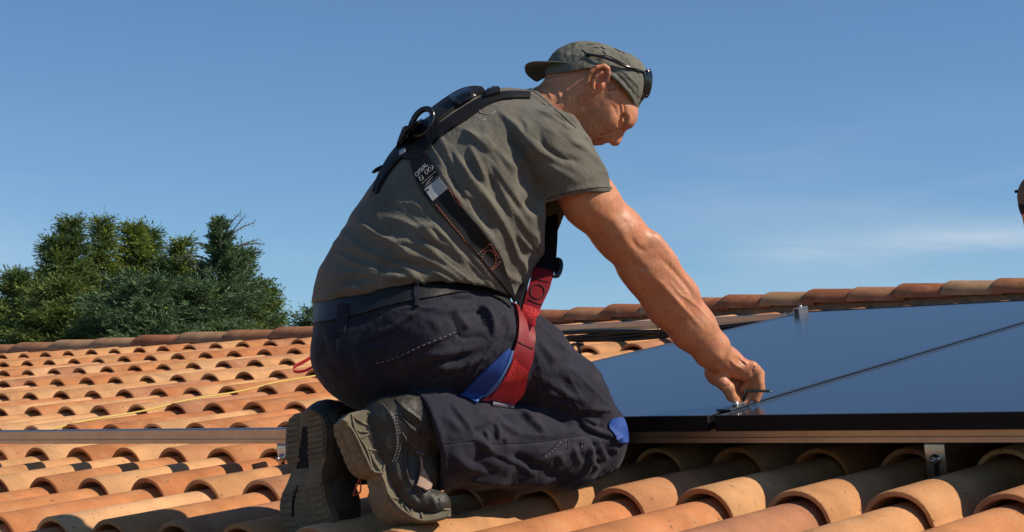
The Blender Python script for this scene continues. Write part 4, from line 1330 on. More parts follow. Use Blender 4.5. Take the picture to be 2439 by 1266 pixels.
# --- skin: head, neck, reaching arm with its hand, and the far arm
HW = float((roof_at(1772, 966, PT)[2] * 1.0 - Z0) * KP)                   # depth of the panel under the fingertips
H_ = Field((1230, 88, -75), (1560, 372, 165), 2.0)
H_.ell((1412, 196, 50), (112, 85, 80), 22, k=10)
H_.cone((1235, 310, 20), (1370, 232, 45), 72, 66, k=25)
H_.cone((1370, 232, 45), (1412, 268, 48), 66, 60, 66, 62, k=30)
H_.ell((1440, 252, 50), (64, 58, 66), 40, k=25)
H_.ell((1428, 290, 50), (50, 46, 58), 20, k=22)
H_.ell((1400, 300, 50), (40, 36, 56), 20, k=20)
H_.ell((1436, 302, 50), (34, 38, 40), 25, k=14)                           # muzzle
H_.ell((1490, 264, 50), (30, 40, 52), -10, k=16)                          # brow
H_.ell((1494, 287, 50), (17, 20, 46), 20, k=9)
H_.cone((1484, 300, 52), (1468, 331, 52), 9, 12, 11, 14, k=8)              # nose
H_.ell((1464, 335, 52), (13, 12.5, 14), 20, k=6)
H_.ell((1453, 329, 36), (9.5, 10, 8), 10, k=4)
H_.ell((1453, 329, 66), (9.5, 10, 8), 10, k=4)
H_.ell((1448, 336, 38), (4, 5, 5), 0, op='sub', k=2)                      # nostril
H_.ell((1458, 283, 6), (20, 24, 20), 30, k=16)                            # cheekbone
H_.ell((1481, 285, 0), (9, 13, 11), 25, op='sub', k=8)                    # eye socket
H_.ell((1478, 284, 7), (10.5, 11, 10), 0, k=2)                              # closed lid
H_.cone((1483, 270, -2), (1474, 296, 2), 3.0, 2.6, op='sub', k=3)
H_.cone((1471, 272, -4), (1466, 294, 2), 1.5, 1.5, op='sub', k=4)
H_.ell((1431, 331, 50), (12, 15, 27), 20, k=5)                            # upper lip
H_.ell((1417, 333, 50), (12, 14, 28), 10, k=5)                            # lower lip and chin
H_.cone((1427, 314, 4), (1425, 350, 34), 3.6, 3.4, op='sub', k=3)        # mouth
H_.cone((1466, 308, 12), (1432, 316, 6), 3, 3, op='sub', k=7)             # crease beside the nose
# ear
H_.ell((1424, 190, -22), (24, 33, 14), 18, k=5)
H_.ell((1430, 186, -40), (15, 22, 14), 18, op='sub', k=4)
H_.ell((1422, 206, -38), (7, 10, 12), 0, op='sub', k=3)
ear = [(1411, 222, -26), (1403, 212, -30), (1399, 197, -33), (1401, 184, -36), (1409, 170, -39), (1422, 160, -39), (1439, 155.5, -36), (1448, 162, -32), (1450, 176, -29), (1446, 192, -26)]
for a_, b_ in zip(ear[:-1], ear[1:]): H_.cone(a_, b_, 5.2, 5.2, k=2.5)
H_.ell((1412, 218, -26), (9, 10, 7), 0, k=4)
for a_, b_ in zip([(1414, 210, -36), (1413, 196, -38), (1420, 182, -40)], [(1413, 196, -38), (1420, 182, -40), (1434, 172, -40)]): H_.cone(a_, b_, 3.2, 3.2, k=3)
H_.ell((1433, 204, -32), (6, 9, 6), 20, k=4)                              # tragus
HV, HF = H_.mesh(relax=1)
HN = vnormals(HV, HF)
for pts, amp, wd in [
 (B([(400, 490), (440, 560), (470, 640)]), -2.5, 3), (B([(480, 500), (500, 580), (505, 680)]), -3, 3), (B([(560, 590), (570, 640), (560, 700)]), -2, 3), (B([(440, 500), (460, 580), (485, 660)]), 2.5, 4),
 (B([(540, 520), (550, 620), (540, 700)]), 2, 4), (B([(330, 490), (370, 560), (420, 640)]), 2, 4), (B([(280, 480), (450, 440), (600, 410), (700, 400)]), 2, 3),
 (B([(960, 640), (975, 700), (965, 780)]), -2, 2.5), (B([(1000, 640), (1010, 720), (1030, 780)]), -2, 2.2), (B([(985, 640), (995, 700), (1010, 770)]), 2, 2.5), (B([(1040, 720), (1060, 790), (1020, 850)]), 2, 4),
 (B([(880, 640), (930, 700), (950, 780)]), -1.6, 4), (B([(700, 600), (690, 700), (720, 820)]), -2, 9), (B([(1040, 560), (1080, 620), (1100, 700)]), 1.6, 5), (B([(930, 620), (960, 600), (1000, 620)]), 1.5, 5)]:
    fold(HV, HN, pts, amp, wd)
HV += HN * (vnoise(HV, 11) * .45)[:, None]

F_ = Field((1255, 290, -230), (1850, 1000, 130), 3.0)
ARM = [(1330, 360, -150, 66), (1405, 478, -125, 62, 60), (1475, 556, -95, 57, 56), (1543, 636, -62, 57, 52), (1600, 716, -30, 59, 52), (1650, 780, -5, 50, 43), (1695, 832, 20, 42, 34)]
F_.chain(ARM, k=30)
F_.plane((1679, 812, 10), (.66, .75, .1), 1)
F_.ell((1524, 612, -106), (22, 22, 13), 40, k=14)
F_.cone((1555, 575, -95), (1640, 700, -50), 18, 10, k=34)
F_.cone((1548, 640, -98), (1620, 740, -60), 14, 12, k=22)
F_.cone((1500, 640, -78), (1590, 760, -35), 24, 20, k=24)
AV, AF = F_.mesh(relax=1)
AN = vnormals(AV, AF)
for pts, amp, wd in [([(1540, 520), (1580, 580), (1640, 650), (1690, 730)], 3, 9), ([(1560, 600), (1610, 650), (1650, 700), (1670, 740)], -4, 7), ([(1545, 650), (1590, 690), (1640, 750)], 3, 7),
                     ([(1500, 560), (1520, 590), (1545, 600)], -3, 7), ([(1500, 610), (1515, 635), (1545, 640)], -3, 6), ([(1600, 700), (1640, 745), (1690, 800)], 2, 5), ([(1590, 660), (1620, 700), (1650, 720), (1700, 770)], 2, 3),
                     ([(1440, 500), (1480, 550), (1500, 600)], 3, 12), ([(1400, 520), (1450, 590)], -2, 10)]:
    fold(AV, AN, pts, amp, wd)
AV += AN * (vnoise(AV, 14) * .5)[:, None]

hw = HW - 12
K_ = Field((1630, 758, -75), (1840, 985, hw + 85), 1.8)
K_.chain(ARM[-4:], k=30)
K_.cone((1697, 834, 20), (1728, 862, hw - 2), 41, 36, 33, 33, k=20)
K_.plane((1668, 800, 6), (-.66, -.75, -.1), 1)
K_.cone((1728, 862, hw - 2), (1776, 884, hw + 6), 35, 24, 36, 36, k=18)
K_.ell((1708, 846, -4), (13, 11, 10), 30, k=12)                           # wrist bone
K_.ell((1705, 884, hw - 8), (28, 34, 26), -10, k=16)                      # heel of the hand
def finger(pts, k=3.5, root=8):
    for i, (p, q) in enumerate(zip(pts[:-1], pts[1:])): K_.cone(p[:3], q[:3], p[3], q[3], k=root if i == 0 else k)
finger([(1712, 902, hw - 20, 18), (1734, 924, hw - 30, 15.5), (1742, 943, hw - 20, 12.5), (1756, 955, hw - 2, 10)])
finger([(1765, 870, hw - 12, 17), (1792, 874, hw - 14, 14), (1790, 904, hw + 10, 12), (1768, 928, hw + 20, 11)])
finger([(1772, 872, hw + 2, 16), (1801, 882, hw - 4, 13), (1807, 912, hw + 6, 12), (1788, 940, hw + 14, 10.5), (1774, 959, hw + 10, 9.5)])
finger([(1780, 872, hw + 24, 16), (1808, 890, hw + 14, 13), (1810, 924, hw + 10, 12), (1801, 951, hw + 8, 9.5)])
finger([(1720, 880, hw + 34, 22), (1742, 915, hw + 42, 17), (1752, 940, hw + 30, 14), (1766, 957, hw + 14, 12)])
K_.cone((1735, 880, hw + 40), (1768, 925, hw + 44), 24, 18, k=8)
KV, KF = K_.mesh(relax=1)
KN = vnormals(KV, KF)
for pts, amp, wd in [([(1745, 838), (1765, 856), (1785, 868)], 2.5, 4), ([(1755, 848), (1768, 862), (1780, 872)], -2.5, 3), ([(1735, 850), (1750, 868), (1775, 880)], 2.5, 4), ([(1712, 880), (1735, 890), (1740, 905)], -2, 3), ([(1796, 868), (1793, 880), (1788, 888)], -2.5, 2),
                     ([(1718, 917), (1728, 920), (1738, 912)], -2, 2.5)]:
    fold(KV, KN, pts, amp, wd)

L_ = Field((1000, 220, -20), (1260, 800, 330), 5.0)                        # far arm, hanging down in front of the belly
L_.chain([(1132, 340, 160, 50), (1150, 420, 190, 48), (1165, 530, 190, 46), (1170, 640, 120, 40), (1165, 720, 60, 32)], k=25)
L_.ell((1160, 745, 40), (30, 38, 28), 0, k=15)
for j in range(4): L_.cone((1150 + j * 9, 765, 30 + j * 10), (1152 + j * 9, 795, 10 + j * 10), 9, 7, k=4)
LV, LF = L_.mesh()
# trunk under the shirt, so that head and arms belong to one figure
B_ = Field((780, 200, -260), (1400, 980, 280), 9.0)
B_.chain([(960, 820, -90, 150, 150), (1036, 612, -80, 180, 160), (1110, 470, -50, 165, 165), (1172, 385, -25, 105, 130), (1250, 305, 15, 52, 55)], k=60)
B_.cone((1306, 356, -140), (1135, 335, 150), 50, 50, k=50)
BV, BF = B_.mesh()
body = skin_mesh('body', [(HV, HF), (AV, AF), (KV, KF), (LV, LF), (BV, BF)], M_skin, man)

# --- cap, worn back to front
C_ = Field((1290, 80, -70), (1570, 300, 170), 2.2)
C_.ell((1416, 196, 50), (121, 93, 88), 22, k=0)
C_.ell((1400, 172, 50), (92, 66, 80), 8, k=18)
C_.ell((1478, 190, 50), (62, 66, 74), 40, k=18)
ycap = np.interp(C_.ax[0], [1290, 1330, 1380, 1420, 1440, 1455, 1476, 1500, 1512, 1522, 1540], [178, 174, 166, 160, 164, 180, 201, 226, 250, 275, 296])[:, None, None]
C_.D = np.maximum(C_.D, np.broadcast_to(C_.ax[1][None, :, None] - ycap, C_.D.shape).astype(np.float32))
I_ = Field((1290, 80, -70), (1570, 300, 170), 2.2)
I_.ell((1414, 200, 50), (113, 86, 81), 22, k=0)
C_.D = np.maximum(C_.D, -I_.D)
V, F = C_.mesh(relax=1)
N = vnormals(V, F)
for pts, amp, wd, sh in [(B([(640, 225), (780, 270), (900, 330), (1010, 400), (1110, 500), (1160, 600)]), 2.4, 4, .3), (B([(600, 260), (760, 300), (880, 360), (980, 440), (1080, 560), (1140, 660)]), -2.2, 3, 0),
                     (B([(660, 200), (760, 240), (900, 250), (1020, 310), (1130, 390)]), -3.0, 3.5, 0), (B([(520, 250), (600, 190), (700, 170)]), -2, 5, 0), (B([(560, 270), (660, 240), (760, 260)]), 2.5, 5, .3),
                     (B([(700, 160), (760, 190), (850, 190), (960, 230), (1050, 290)]), 2.2, 5, .3), (B([(880, 220), (980, 260), (1060, 330)]), -2, 4, 0), (B([(900, 400), (1000, 510), (1080, 620), (1120, 720)]), 2.0, 3, .3)]:
    fold(V, N, pts, amp, wd, sh)
V += N * (vnoise(V, 9) * .7)[:, None]
cap_o = skin_mesh('cap', [(V, F)], M_cap, man)
# brim, curved across, pointing back over the neck
nu, nv = 17, 12
Vb, Fb = [], []
for lay, th in ((0, 0.0), (1, 3.2)):
    for i in range(nu):
        u = -1 + 2 * i / (nu - 1)
        for j in range(nv):
            v = j / (nv - 1)
            g_ = (u + 1) / 2
            x0, y0, w0 = 1432 - 96 * g_, 159 + 14 * g_ - 10 * math.sin(math.pi * g_), -30 + 160 * g_
            x1, y1, w1 = 1249 + 30 * abs(u) ** 2.6, 144 + 50 * g_ ** 1.25 - 5 * math.sin(math.pi * g_), -14 + 128 * g_
            b_ = math.sin(math.pi * v) * 4
            x, y, w = x0 * (1 - v) + x1 * v, y0 * (1 - v) + y1 * v - b_, w0 * (1 - v) + w1 * v
            Vb.append((x, y + th, w))
nn_ = nu * nv
for i in range(nu - 1):
    for j in range(nv - 1):
        a = i * nv + j
        Fb.append((a, a + 1, a + nv + 1, a + nv)); Fb.append((nn_ + a, nn_ + a + nv, nn_ + a + nv + 1, nn_ + a + 1))
for i in range(nu - 1):
    for j in (0, nv - 1):
        a = i * nv + j; Fb.append((a, a + nv, nn_ + a + nv, nn_ + a))
for j in range(nv - 1):
    for i in (0, nu - 1):
        a = i * nv + j; Fb.append((a, a + 1, nn_ + a + 1, nn_ + a))
o = part('brim', to_world(Vb), Fb, M_cap, cap_o)
bm = bmesh.new(); bm.from_mesh(o.data); bmesh.ops.recalc_face_normals(bm, faces=bm.faces); bm.to_mesh(o.data); bm.free()
for m_ in [o]:
    m_.modifiers.new('sub', 'SUBSURF').levels = 1; m_.modifiers['sub'].render_levels = 1
scap = Surface([cap_o])
seam('seam', scap, B([(655, 205), (720, 250), (860, 255), (960, 300), (1060, 355), (1130, 400)]), .0016, M_dark, cap_o, lift=.0004)
seam('seam', scap, B([(700, 245), (720, 262)]), .004, M_dark, cap_o)
for q in (((755, 185), (800, 190)), ((810, 180), (850, 200)), ((830, 215), (852, 240)), ((700, 160), (760, 160)), ((930, 195), (980, 225)), ((995, 225), (1010, 240))):
    seam('fray', scap, B(list(q)), .0014, M_dark, cap_o, lift=.0002)
# stubble of hair at the temple and nape: short hairs
rs = np.random.RandomState(2)
sk = Surface([body])
def hairs(n, x0, x1, y0, y1, ln, rad, mat, name, inside=None, along=(0, 1)):
    vfs = []
    for _ in range(n):
        x, y = rs.uniform(x0, x1), rs.uniform(y0, y1)
        if inside is not None and not inside(x, y): continue
        h = sk.hit(x, y)
        if h is None: continue
        d_ = Rv * along[0] - Uv * along[1] + rs.normal(0, .35, 3); d_ -= h[1] * (d_ @ h[1]); d_ /= np.linalg.norm(d_) + 1e-9
        L = ln * rs.uniform(.6, 1.3)
        vfs.append(tube_vf([h[0], h[0] + d_ * L + h[1] * L * .35], [rad, rad * .4], 3, cap=False))
    if not vfs: return
    v, f = join_vf(*vfs)
    return part(name, v, f, mat, body, False)
M_hairg = material('greying_short_hair', (.085, .060, .045), .6)
M_hairf = material('fair_arm_hair', (.42, .24, .12), .5)
hairs(330, 1442, 1482, 172, 214, .0045, .00022, M_hairg, 'hair', lambda x, y: y > 150 + (x - 1440) * .9 and y < 214 + (x - 1450) * .3)
hairs(60, 1484, 1502, 262, 296, .007, .00022, M_hairg, 'eyebrow', lambda x, y: abs((x - 1484) - (y - 262) * .35) < 5, (-.3, .8))
hairs(2200, 1372, 1456, 222, 345, .0020, .00020, M_stub, 'stubble', lambda x, y: y > 215 + (1452 - x) * .35 or True, (.4, 1))
hairs(500, 1560, 1720, 600, 830, .009, .00016, M_hairf, 'hair', lambda x, y: abs((y - 600) - (x - 1575) * 1.45) < 55, (.5, 1))

# --- sunglasses pushed up on the cap
ssh0 = Surface([shirt])
seam('collar', ssh0, [(1236, 204), (1262, 212), (1290, 232), (1318, 256), (1346, 280), (1372, 304)], .0035, M_shirt, shirt, lift=-.0005)
seam('seam', ssh0, [(1302, 474), (1345, 460), (1400, 449), (1440, 446), (1468, 449)], .0012, M_dark, shirt, lift=-.0005)
seam('seam', ssh0, [(1236, 214), (1262, 222), (1290, 243), (1320, 268), (1348, 292)], .001, M_dark, shirt, lift=-.0004)
sg = empty('sunglasses', to_world([1530, 190, 20]), 'black sunglasses pushed up on the front of the backwards cap', 'sunglasses')
def lens(c, rx, ry, rot, w, bulge, name='lens'):
    V_, F2 = [], []
    ns, nr = 22, 5
    V_.append((c[0] + bulge, c[1] - bulge * .3, w))
    for r_ in range(1, nr + 1):
        q = r_ / nr
        for k in range(ns):
            a = 2 * math.pi * k / ns
            lx, ly = rx * q * math.cos(a), ry * q * math.sin(a)
            V_.append((c[0] + lx * math.cos(rot) - ly * math.sin(rot) + bulge * (1 - q * q), c[1] + lx * math.sin(rot) + ly * math.cos(rot) - bulge * .3 * (1 - q * q), w + lx * .9))
    for k in range(ns): F2.append((0, 1 + k, 1 + (k + 1) % ns))
    for r_ in range(nr - 1):
        for k in range(ns):
            a, b = 1 + r_ * ns + k, 1 + r_ * ns + (k + 1) % ns
            F2.append((a, a + ns, b + ns, b))
    o = part(name, to_world(V_), F2, M_plas, sg)
    m = o.modifiers.new('solid', 'SOLIDIFY'); m.thickness = .0022
    rim = [to_world(V_[1 + (nr - 1) * ns + k]) for k in range(ns)] ; rim.append(rim[0])
    v, f = tube_vf(rim, .0022, 6, cap=False); part('rim', v, f, M_plas, sg)
lens((1541, 198), 11, 34, .12, 28, 6)
lens((1528, 216), 10, 30, .3, 88, 5)
v, f = tube_vf([to_world(p) for p in catmull([(1396, 128, -26), (1430, 134, -32), (1462, 145, -30), (1492, 158, -22), (1518, 166, -6), (1534, 172, 14)], 5)], .0032, 6)
part('temple_arm', v, f, M_plas, sg)
v, f = tube_vf([to_world(p) for p in catmull([(1534, 172, 14), (1534, 196, 16), (1531, 218, 20), (1530, 236, 30)], 4)], .0036, 6); part('frame_edge', v, f, M_plas, sg)
v, f = tube_vf([to_world(p) for p in catmull([(1538, 178, 40), (1533, 180, 60), (1527, 190, 78)], 4)], .002, 6); part('bridge', v, f, M_plas, sg)
v, f = tube_vf([to_world(p) for p in catmull([(1526, 190, 110), (1500, 162, 128), (1450, 138, 134)], 5)], .003, 6); part('temple_arm', v, f, M_plas, sg)

# --- belt, loops, pockets and seams of the trousers
cloth = Surface([shirt, trousers])
ptr = Surface([trousers])
belt_top = [(752, 722), (800, 716), (860, 704), (930, 688), (1000, 676), (1080, 668), (1140, 672), (1185, 690), (1212, 712)]
belt_bot = [(750, 768), (800, 762), (860, 748), (930, 728), (1000, 714), (1080, 700), (1140, 698), (1185, 712), (1214, 734)]
belt = ribbon('belt', ptr, belt_top, belt_bot, M_belt, man, .003, .002, 4, 5)
sb = Surface([shirt, trousers, belt])
ribbon('belt_loop', sb, [(806, 724), (804, 758), (796, 788)], [(828, 722), (830, 754), (822, 790)], M_trous, trousers, .0025, .001, 2, 4)
ribbon('belt_loop', sb, [(988, 670), (987, 700), (990, 728)], [(998, 670), (998, 700), (999, 730)], M_trous, trousers, .003, .001, 2, 4)
pk = patch('pocket', ptr, P4([(500, 712), (600, 672), (760, 600), (880, 520), (960, 480), (1060, 462), (1150, 482), (1200, 540), (1245, 602), (1130, 655), (985, 712), (860, 770), (740, 820), (640, 852), (580, 845), (545, 790), (505, 730)]), M_trous, trousers, .0018, .001, 6)
seam('stitching', Surface([trousers, pk]), P4([(620, 838), (740, 806), (860, 756), (985, 698), (1130, 640), (1228, 598)]), .0009, M_gthread, pk, lift=.0006, dash=(.007, .005))
for q in ([(330, 610), (325, 680), (325, 750)], [(330, 752), (250, 756), (180, 765)], [(400, 500), (560, 450), (760, 390), (920, 350)], [(950, 330), (1080, 305), (1200, 290)], [(1145, 380), (1160, 450), (1200, 530), (1245, 600), (1270, 650)],
          [(380, 740), (500, 700), (620, 640), (760, 570)]):
    seam('seam', ptr, P4(q), .0013, M_dark, trousers, lift=-.0003)
for q in ([(0, 652), (140, 638), (280, 620)], [(400, 652), (560, 648), (740, 638), (950, 610), (1185, 570)], [(720, 90), (880, 205), (1010, 285), (1080, 350), (1110, 385), (1185, 428)], [(930, 625), (880, 690), (800, 750)], [(1005, 615), (1005, 700)]):
    seam('seam', ptr, P5(q), .0014, M_dark, trousers, lift=-.0003)
seam('stitching', ptr, P5([(950, 640), (900, 700), (820, 765)]), .0008, M_gthread, trousers, lift=.0005, dash=(.006, .004))
seam('stitching', ptr, P5([(990, 620), (990, 700)]), .0008, M_gthread, trousers, lift=.0005, dash=(.006, .004))
seam('stitching', ptr, P5([(1115, 600), (1120, 660), (1115, 700)]), .0008, M_gthread, trousers, lift=.0005, dash=(.006, .004))
knee = patch('knee_patch', ptr, P5([(1325, 495), (1345, 462), (1380, 448), (1425, 448), (1450, 470), (1466, 520), (1476, 580), (1478, 640), (1420, 642), (1370, 585), (1330, 530)]), M_blue, trousers, .0015, .003, 5)
# --- boots
def sole(A, Bp, Cp, wa, wb, wc, wd, name, parent, n=5):
    """rubber sole: bottom face between A and B, side wall between B and C, all given along the length"""
    A, Bp, Cp = catmull(A, n), catmull(Bp, n), catmull(Cp, n)
    m = max(len(A), len(Bp), len(Cp))
    def rs_(P):
        l = np.concatenate([[0], np.cumsum(np.linalg.norm(np.diff(P, axis=0), axis=1))]); t = np.linspace(0, l[-1], m)
        return np.stack([np.interp(t, l, P[:, i]) for i in range(2)], 1)
    A, Bp, Cp = rs_(A), rs_(Bp), rs_(Cp)
    D_ = A + (Cp - Bp)
    rows = [(A, wa), (A * .66 + Bp * .34, wa * .66 + wb * .34 - 3), (A * .33 + Bp * .67, wa * .33 + wb * .67 - 3), (Bp, wb), (Bp * .5 + Cp * .5, (wb + wc) / 2 - 2), (Cp, wc), (D_, wd)]
    k = len(rows)
    V_ = [];
    for i in range(m):
        for (P, w) in rows: V_.append((P[i, 0], P[i, 1], w))
    F2 = []
    for i in range(m - 1):
        for j in range(k):
            a, b = i * k + j, i * k + (j + 1) % k
            F2.append((a, b, b + k, a + k))
    F2.append(tuple(range(k))); F2.append(tuple(range((m - 1) * k, m * k))[::-1])
    o = part(name, to_world(V_), F2, M_sole, parent)
    bm = bmesh.new(); bm.from_mesh(o.data); bmesh.ops.recalc_face_normals(bm, faces=bm.faces)
    for e in bm.edges:
        if len(e.link_faces) == 2 and e.calc_face_angle(0) > math.radians(35): e.smooth = False
    bm.to_mesh(o.data); bm.free()
    bevel(o, .0025, 2, 40)
    return o, A, Bp, Cp
def lugs(parent, A, Bp, ts, wa, wb, u0, u1, height=4, wdt=.018, name='tread_lug', skew=0.0):
    """raised bars across the bottom of a sole"""
    n = len(A)
    def at(t, u):
        i = min(n - 1.001, max(0, t * (n - 1))); k = int(i); f_ = i - k
        a = A[k] * (1 - f_) + A[min(k + 1, n - 1)] * f_; b = Bp[k] * (1 - f_) + Bp[min(k + 1, n - 1)] * f_
        q = a * (1 - u) + b * u
        return np.array([q[0], q[1], wa * (1 - u) + wb * u])
    nrm = np.array([-.70, 0, -.55]); nrm *= height
    for t in ts:
        ce = [at(t - wdt, u0), at(t - wdt + skew, u1), at(t + wdt + skew, u1), at(t + wdt, u0)]
        V_ = [p + nrm for p in ce] + [p - nrm for p in ce]
        o = part(name, to_world(V_), [(0, 1, 2, 3), (7, 6, 5, 4), (0, 4, 5, 1), (1, 5, 6, 2), (2, 6, 7, 3), (3, 7, 4, 0)], M_sole, parent, False)
        bevel(o, .0016, 2, 30)
WB = -372
rb = Field((800, 925, -420), (1110, 1280, -190), 3.0)
rb.chain([(915, 1000, -312, 64, 50), (925, 1060, -312, 62, 50), (948, 1130, -315, 52, 46), (985, 1185, -318, 42, 44), (1030, 1208, -316, 36, 42)], k=25)
rb.chain([(930, 1000, -312, 58, 50), (985, 1010, -300, 66, 58), (1030, 1030, -285, 66, 58)], k=25)
rb.cone((960, 975, -310), (1010, 1120, -295), 34, 48, 40, 45, k=22)
rb.ell((1040, 1200, -316), (34, 32, 42), 0, k=12)
V, F = rb.mesh(relax=1); N = vnormals(V, F)
for pts, amp, wd in [(P3([(890, 270), (960, 360), (1000, 480), (1000, 620), (970, 720)]), 3, 4), (P3([(1000, 230), (1080, 320), (1200, 420)]), 4, 6), (P3([(1020, 330), (1100, 420), (1200, 500)]), -3, 4),
                     (P3([(1040, 500), (1080, 560), (1070, 680), (1080, 800), (1120, 900)]), 3, 4), (P3([(1100, 900), (1160, 960), (1190, 1050)]), -5, 6), (P3([(1230, 960), (1280, 1000), (1310, 1080)]), 3, 8), (P3([(1010, 700), (1000, 800), (1040, 900)]), 3, 6),
                     (P3([(1330, 990), (1320, 1040), (1330, 1090)]), -3, 3)]:
    fold(V, N, pts, amp, wd)
V += N * (vnoise(V, 12) * .8)[:, None]
bootR = skin_mesh('boot', [(V, F)], M_boot, man); bootR['label'] = 'near boot with torn toe, side of the sole turned to the camera'
so, sA, sB, sC = sole(P3([(540, 402), (508, 440), (512, 500), (540, 580), (575, 660), (600, 730), (645, 810), (700, 850), (765, 862), (782, 950), (790, 1050), (830, 1130), (900, 1205), (1000, 1235), (1150, 1225), (1300, 1190), (1400, 1160)]),
     P3([(575, 390), (610, 410), (650, 470), (700, 600), (740, 680), (775, 750), (815, 800), (870, 815), (895, 850), (925, 940), (945, 1010), (985, 1070), (1050, 1120), (1130, 1165), (1200, 1190), (1320, 1175), (1425, 1145)]),
     P3([(640, 335), (770, 315), (800, 370), (850, 450), (905, 550), (918, 650), (940, 730), (975, 810), (1005, 890), (1030, 985), (1060, 1000), (1100, 1030), (1150, 1070), (1200, 1095), (1280, 1108), (1360, 1100), (1425, 1092)]),
     WB + 66, WB, WB + 24, WB + 88, 'sole', bootR)
lugs(so, sA, sB, np.arange(.04, .44, .048), WB + 66, WB, .02, .42, 4, .018)
lugs(so, sA, sB, np.arange(.05, .44, .048), WB + 66, WB, .58, .97, 4, .018)
lugs(so, sA, sB, np.arange(.56, .98, .050), WB + 66, WB, .03, .45, 4, .019, skew=.01)
lugs(so, sA, sB, np.arange(.57, .98, .050), WB + 66, WB, .56, .97, 4, .019, skew=-.01)
ss = Surface([so])
for q in ([(650, 350), (680, 480), (770, 630), (815, 790), (895, 805)], [(690, 480), (780, 490), (860, 522)], [(720, 540), (800, 500), (870, 530)], [(775, 625), (850, 635), (915, 665)], [(790, 640), (825, 720), (880, 800)], [(915, 665), (905, 740), (890, 800)],
          [(660, 370), (740, 420), (800, 440)], [(950, 990), (1000, 1010), (1050, 1010), (1090, 1040), (1150, 1085), (1270, 1100), (1420, 1095)], [(1050, 1015), (1030, 1080)], [(1045, 1040), (1110, 1135)], [(1115, 1075), (1118, 1140)], [(1190, 1100), (1200, 1160)],
          [(930, 960), (990, 1050), (1080, 1125), (1190, 1180), (1320, 1170), (1420, 1142)], [(780, 330), (830, 430), (910, 555), (920, 660), (970, 790), (1030, 985)], [(600, 410), (660, 480), (760, 690), (810, 800)]):
    seam('sole_rib', ss, P3(q), .0028, M_sole, so, lift=.0008, seg=6)
sbt = Surface([bootR])
for q in ([(890, 265), (955, 350), (990, 440), (1005, 560), (990, 660), (965, 725)], [(1000, 340), (1010, 450), (1030, 520), (1030, 600), (1000, 700), (970, 730)], [(1090, 555), (1150, 600), (1220, 660)], [(1080, 820), (1130, 900), (1190, 940)]):
    seam('stitching', sbt, P3(q), .0009, M_gthread, bootR, lift=.0006, dash=(.004, .0025))
for q in ([(1040, 490), (1075, 560), (1065, 680), (1080, 800), (1110, 890), (1170, 950)], [(1020, 340), (1100, 430), (1190, 500)], [(1040, 370), (1110, 450), (1185, 510)], [(990, 230), (1070, 310), (1190, 400), (1200, 470)]):
    seam('seam', sbt, P3(q), .0022, M_boot, bootR, lift=.0008)
patch('torn_lining', sbt, P3([(1180, 665), (1190, 690), (1195, 760), (1230, 820), (1252, 880), (1250, 945), (1215, 950), (1190, 930), (1150, 905), (1160, 850), (1178, 780)]), M_lining, bootR, .004, .006, 4)
seam('lace', sbt, P3([(1150, 640), (1190, 655), (1220, 670)]), .0018, M_gthread, bootR, lift=.001)
# left boot
lb = Field((660, 940, -240), (900, 1350, 40), 3.2)
lb.chain([(775, 1010, -95, 60, 55), (778, 1100, -95, 58, 52), (785, 1200, -95, 66, 52), (800, 1280, -90, 66, 50)], k=25)
lb.chain([(790, 1010, -90, 52, 55), (840, 1040, -50, 60, 60), (900, 1070, -20, 66, 62)], k=25)
V, F = lb.mesh(relax=1); N = vnormals(V, F); V += N * (vnoise(V, 12) * .8)[:, None]
bootL = skin_mesh('boot', [(V, F)], M_boot, man); bootL['label'] = 'far boot standing on its toes, bottom of the sole turned to the camera'
LA = P3([(200, 345), (155, 400), (135, 500), (132, 620), (140, 720), (178, 765), (165, 830), (140, 890), (95, 1000), (85, 1090), (100, 1180), (145, 1270), (210, 1350), (300, 1400)])
LB = P3([(330, 312), (400, 350), (436, 420), (448, 520), (444, 620), (440, 700), (415, 780), (410, 850), (425, 900), (445, 1000), (470, 1090), (500, 1180), (515, 1270), (500, 1350), (440, 1400)])
LC = [(x + 20, y + 3) for x, y in LB]
so2, sA2, sB2, sC2 = sole(LA, LB, LC, -110, -178, -150, -90, 'sole', bootL)
lugs(so2, sA2, sB2, np.arange(.05, .36, .036), -110, -178, .03, .36, 6, .0135)
lugs(so2, sA2, sB2, np.arange(.05, .36, .036), -110, -178, .58, .98, 6, .0135)
lugs(so2, sA2, sB2, np.arange(.56, .98, .044), -110, -178, .03, .30, 6, .015)
lugs(so2, sA2, sB2, np.arange(.54, .98, .044), -110, -178, .37, .64, 6, .015, skew=.012)
lugs(so2, sA2, sB2, np.arange(.55, .98, .044), -110, -178, .70, .97, 6, .015, skew=-.012)
ss2 = Surface([so2])
patch('heel_slot', ss2, P3([(262, 445), (308, 445), (312, 770), (215, 775), (240, 640), (258, 520)]), M_dark, so2, .0005, .0004, 5)
seam('sole_rib', ss2, P3([(190, 1150), (195, 1020), (232, 905)]), .003, M_dark, so2, lift=.001)
# small orange cord between the boots
v, f = tube_vf([to_world(p) for p in catmull([(848, 1176, -250), (842, 1178, -255), (852, 1150, -240), (857, 1140, -235), (859, 1168, -245), (848, 1178, -250)], 5)], .0018, 6)
o = part('cord_loop', v, f, material('orange_cord', (.65, .09, .03), .6)); tag(o, 'small orange cord loop lying between the two boots', 'cord')

# --- safety harness
har = man                                                                  # its straps are worn: parts of the person
def strap(name, l, r, mat=M_web, par=None, **kw): return ribbon(name, cloth, l, r, mat, par or har, **kw)
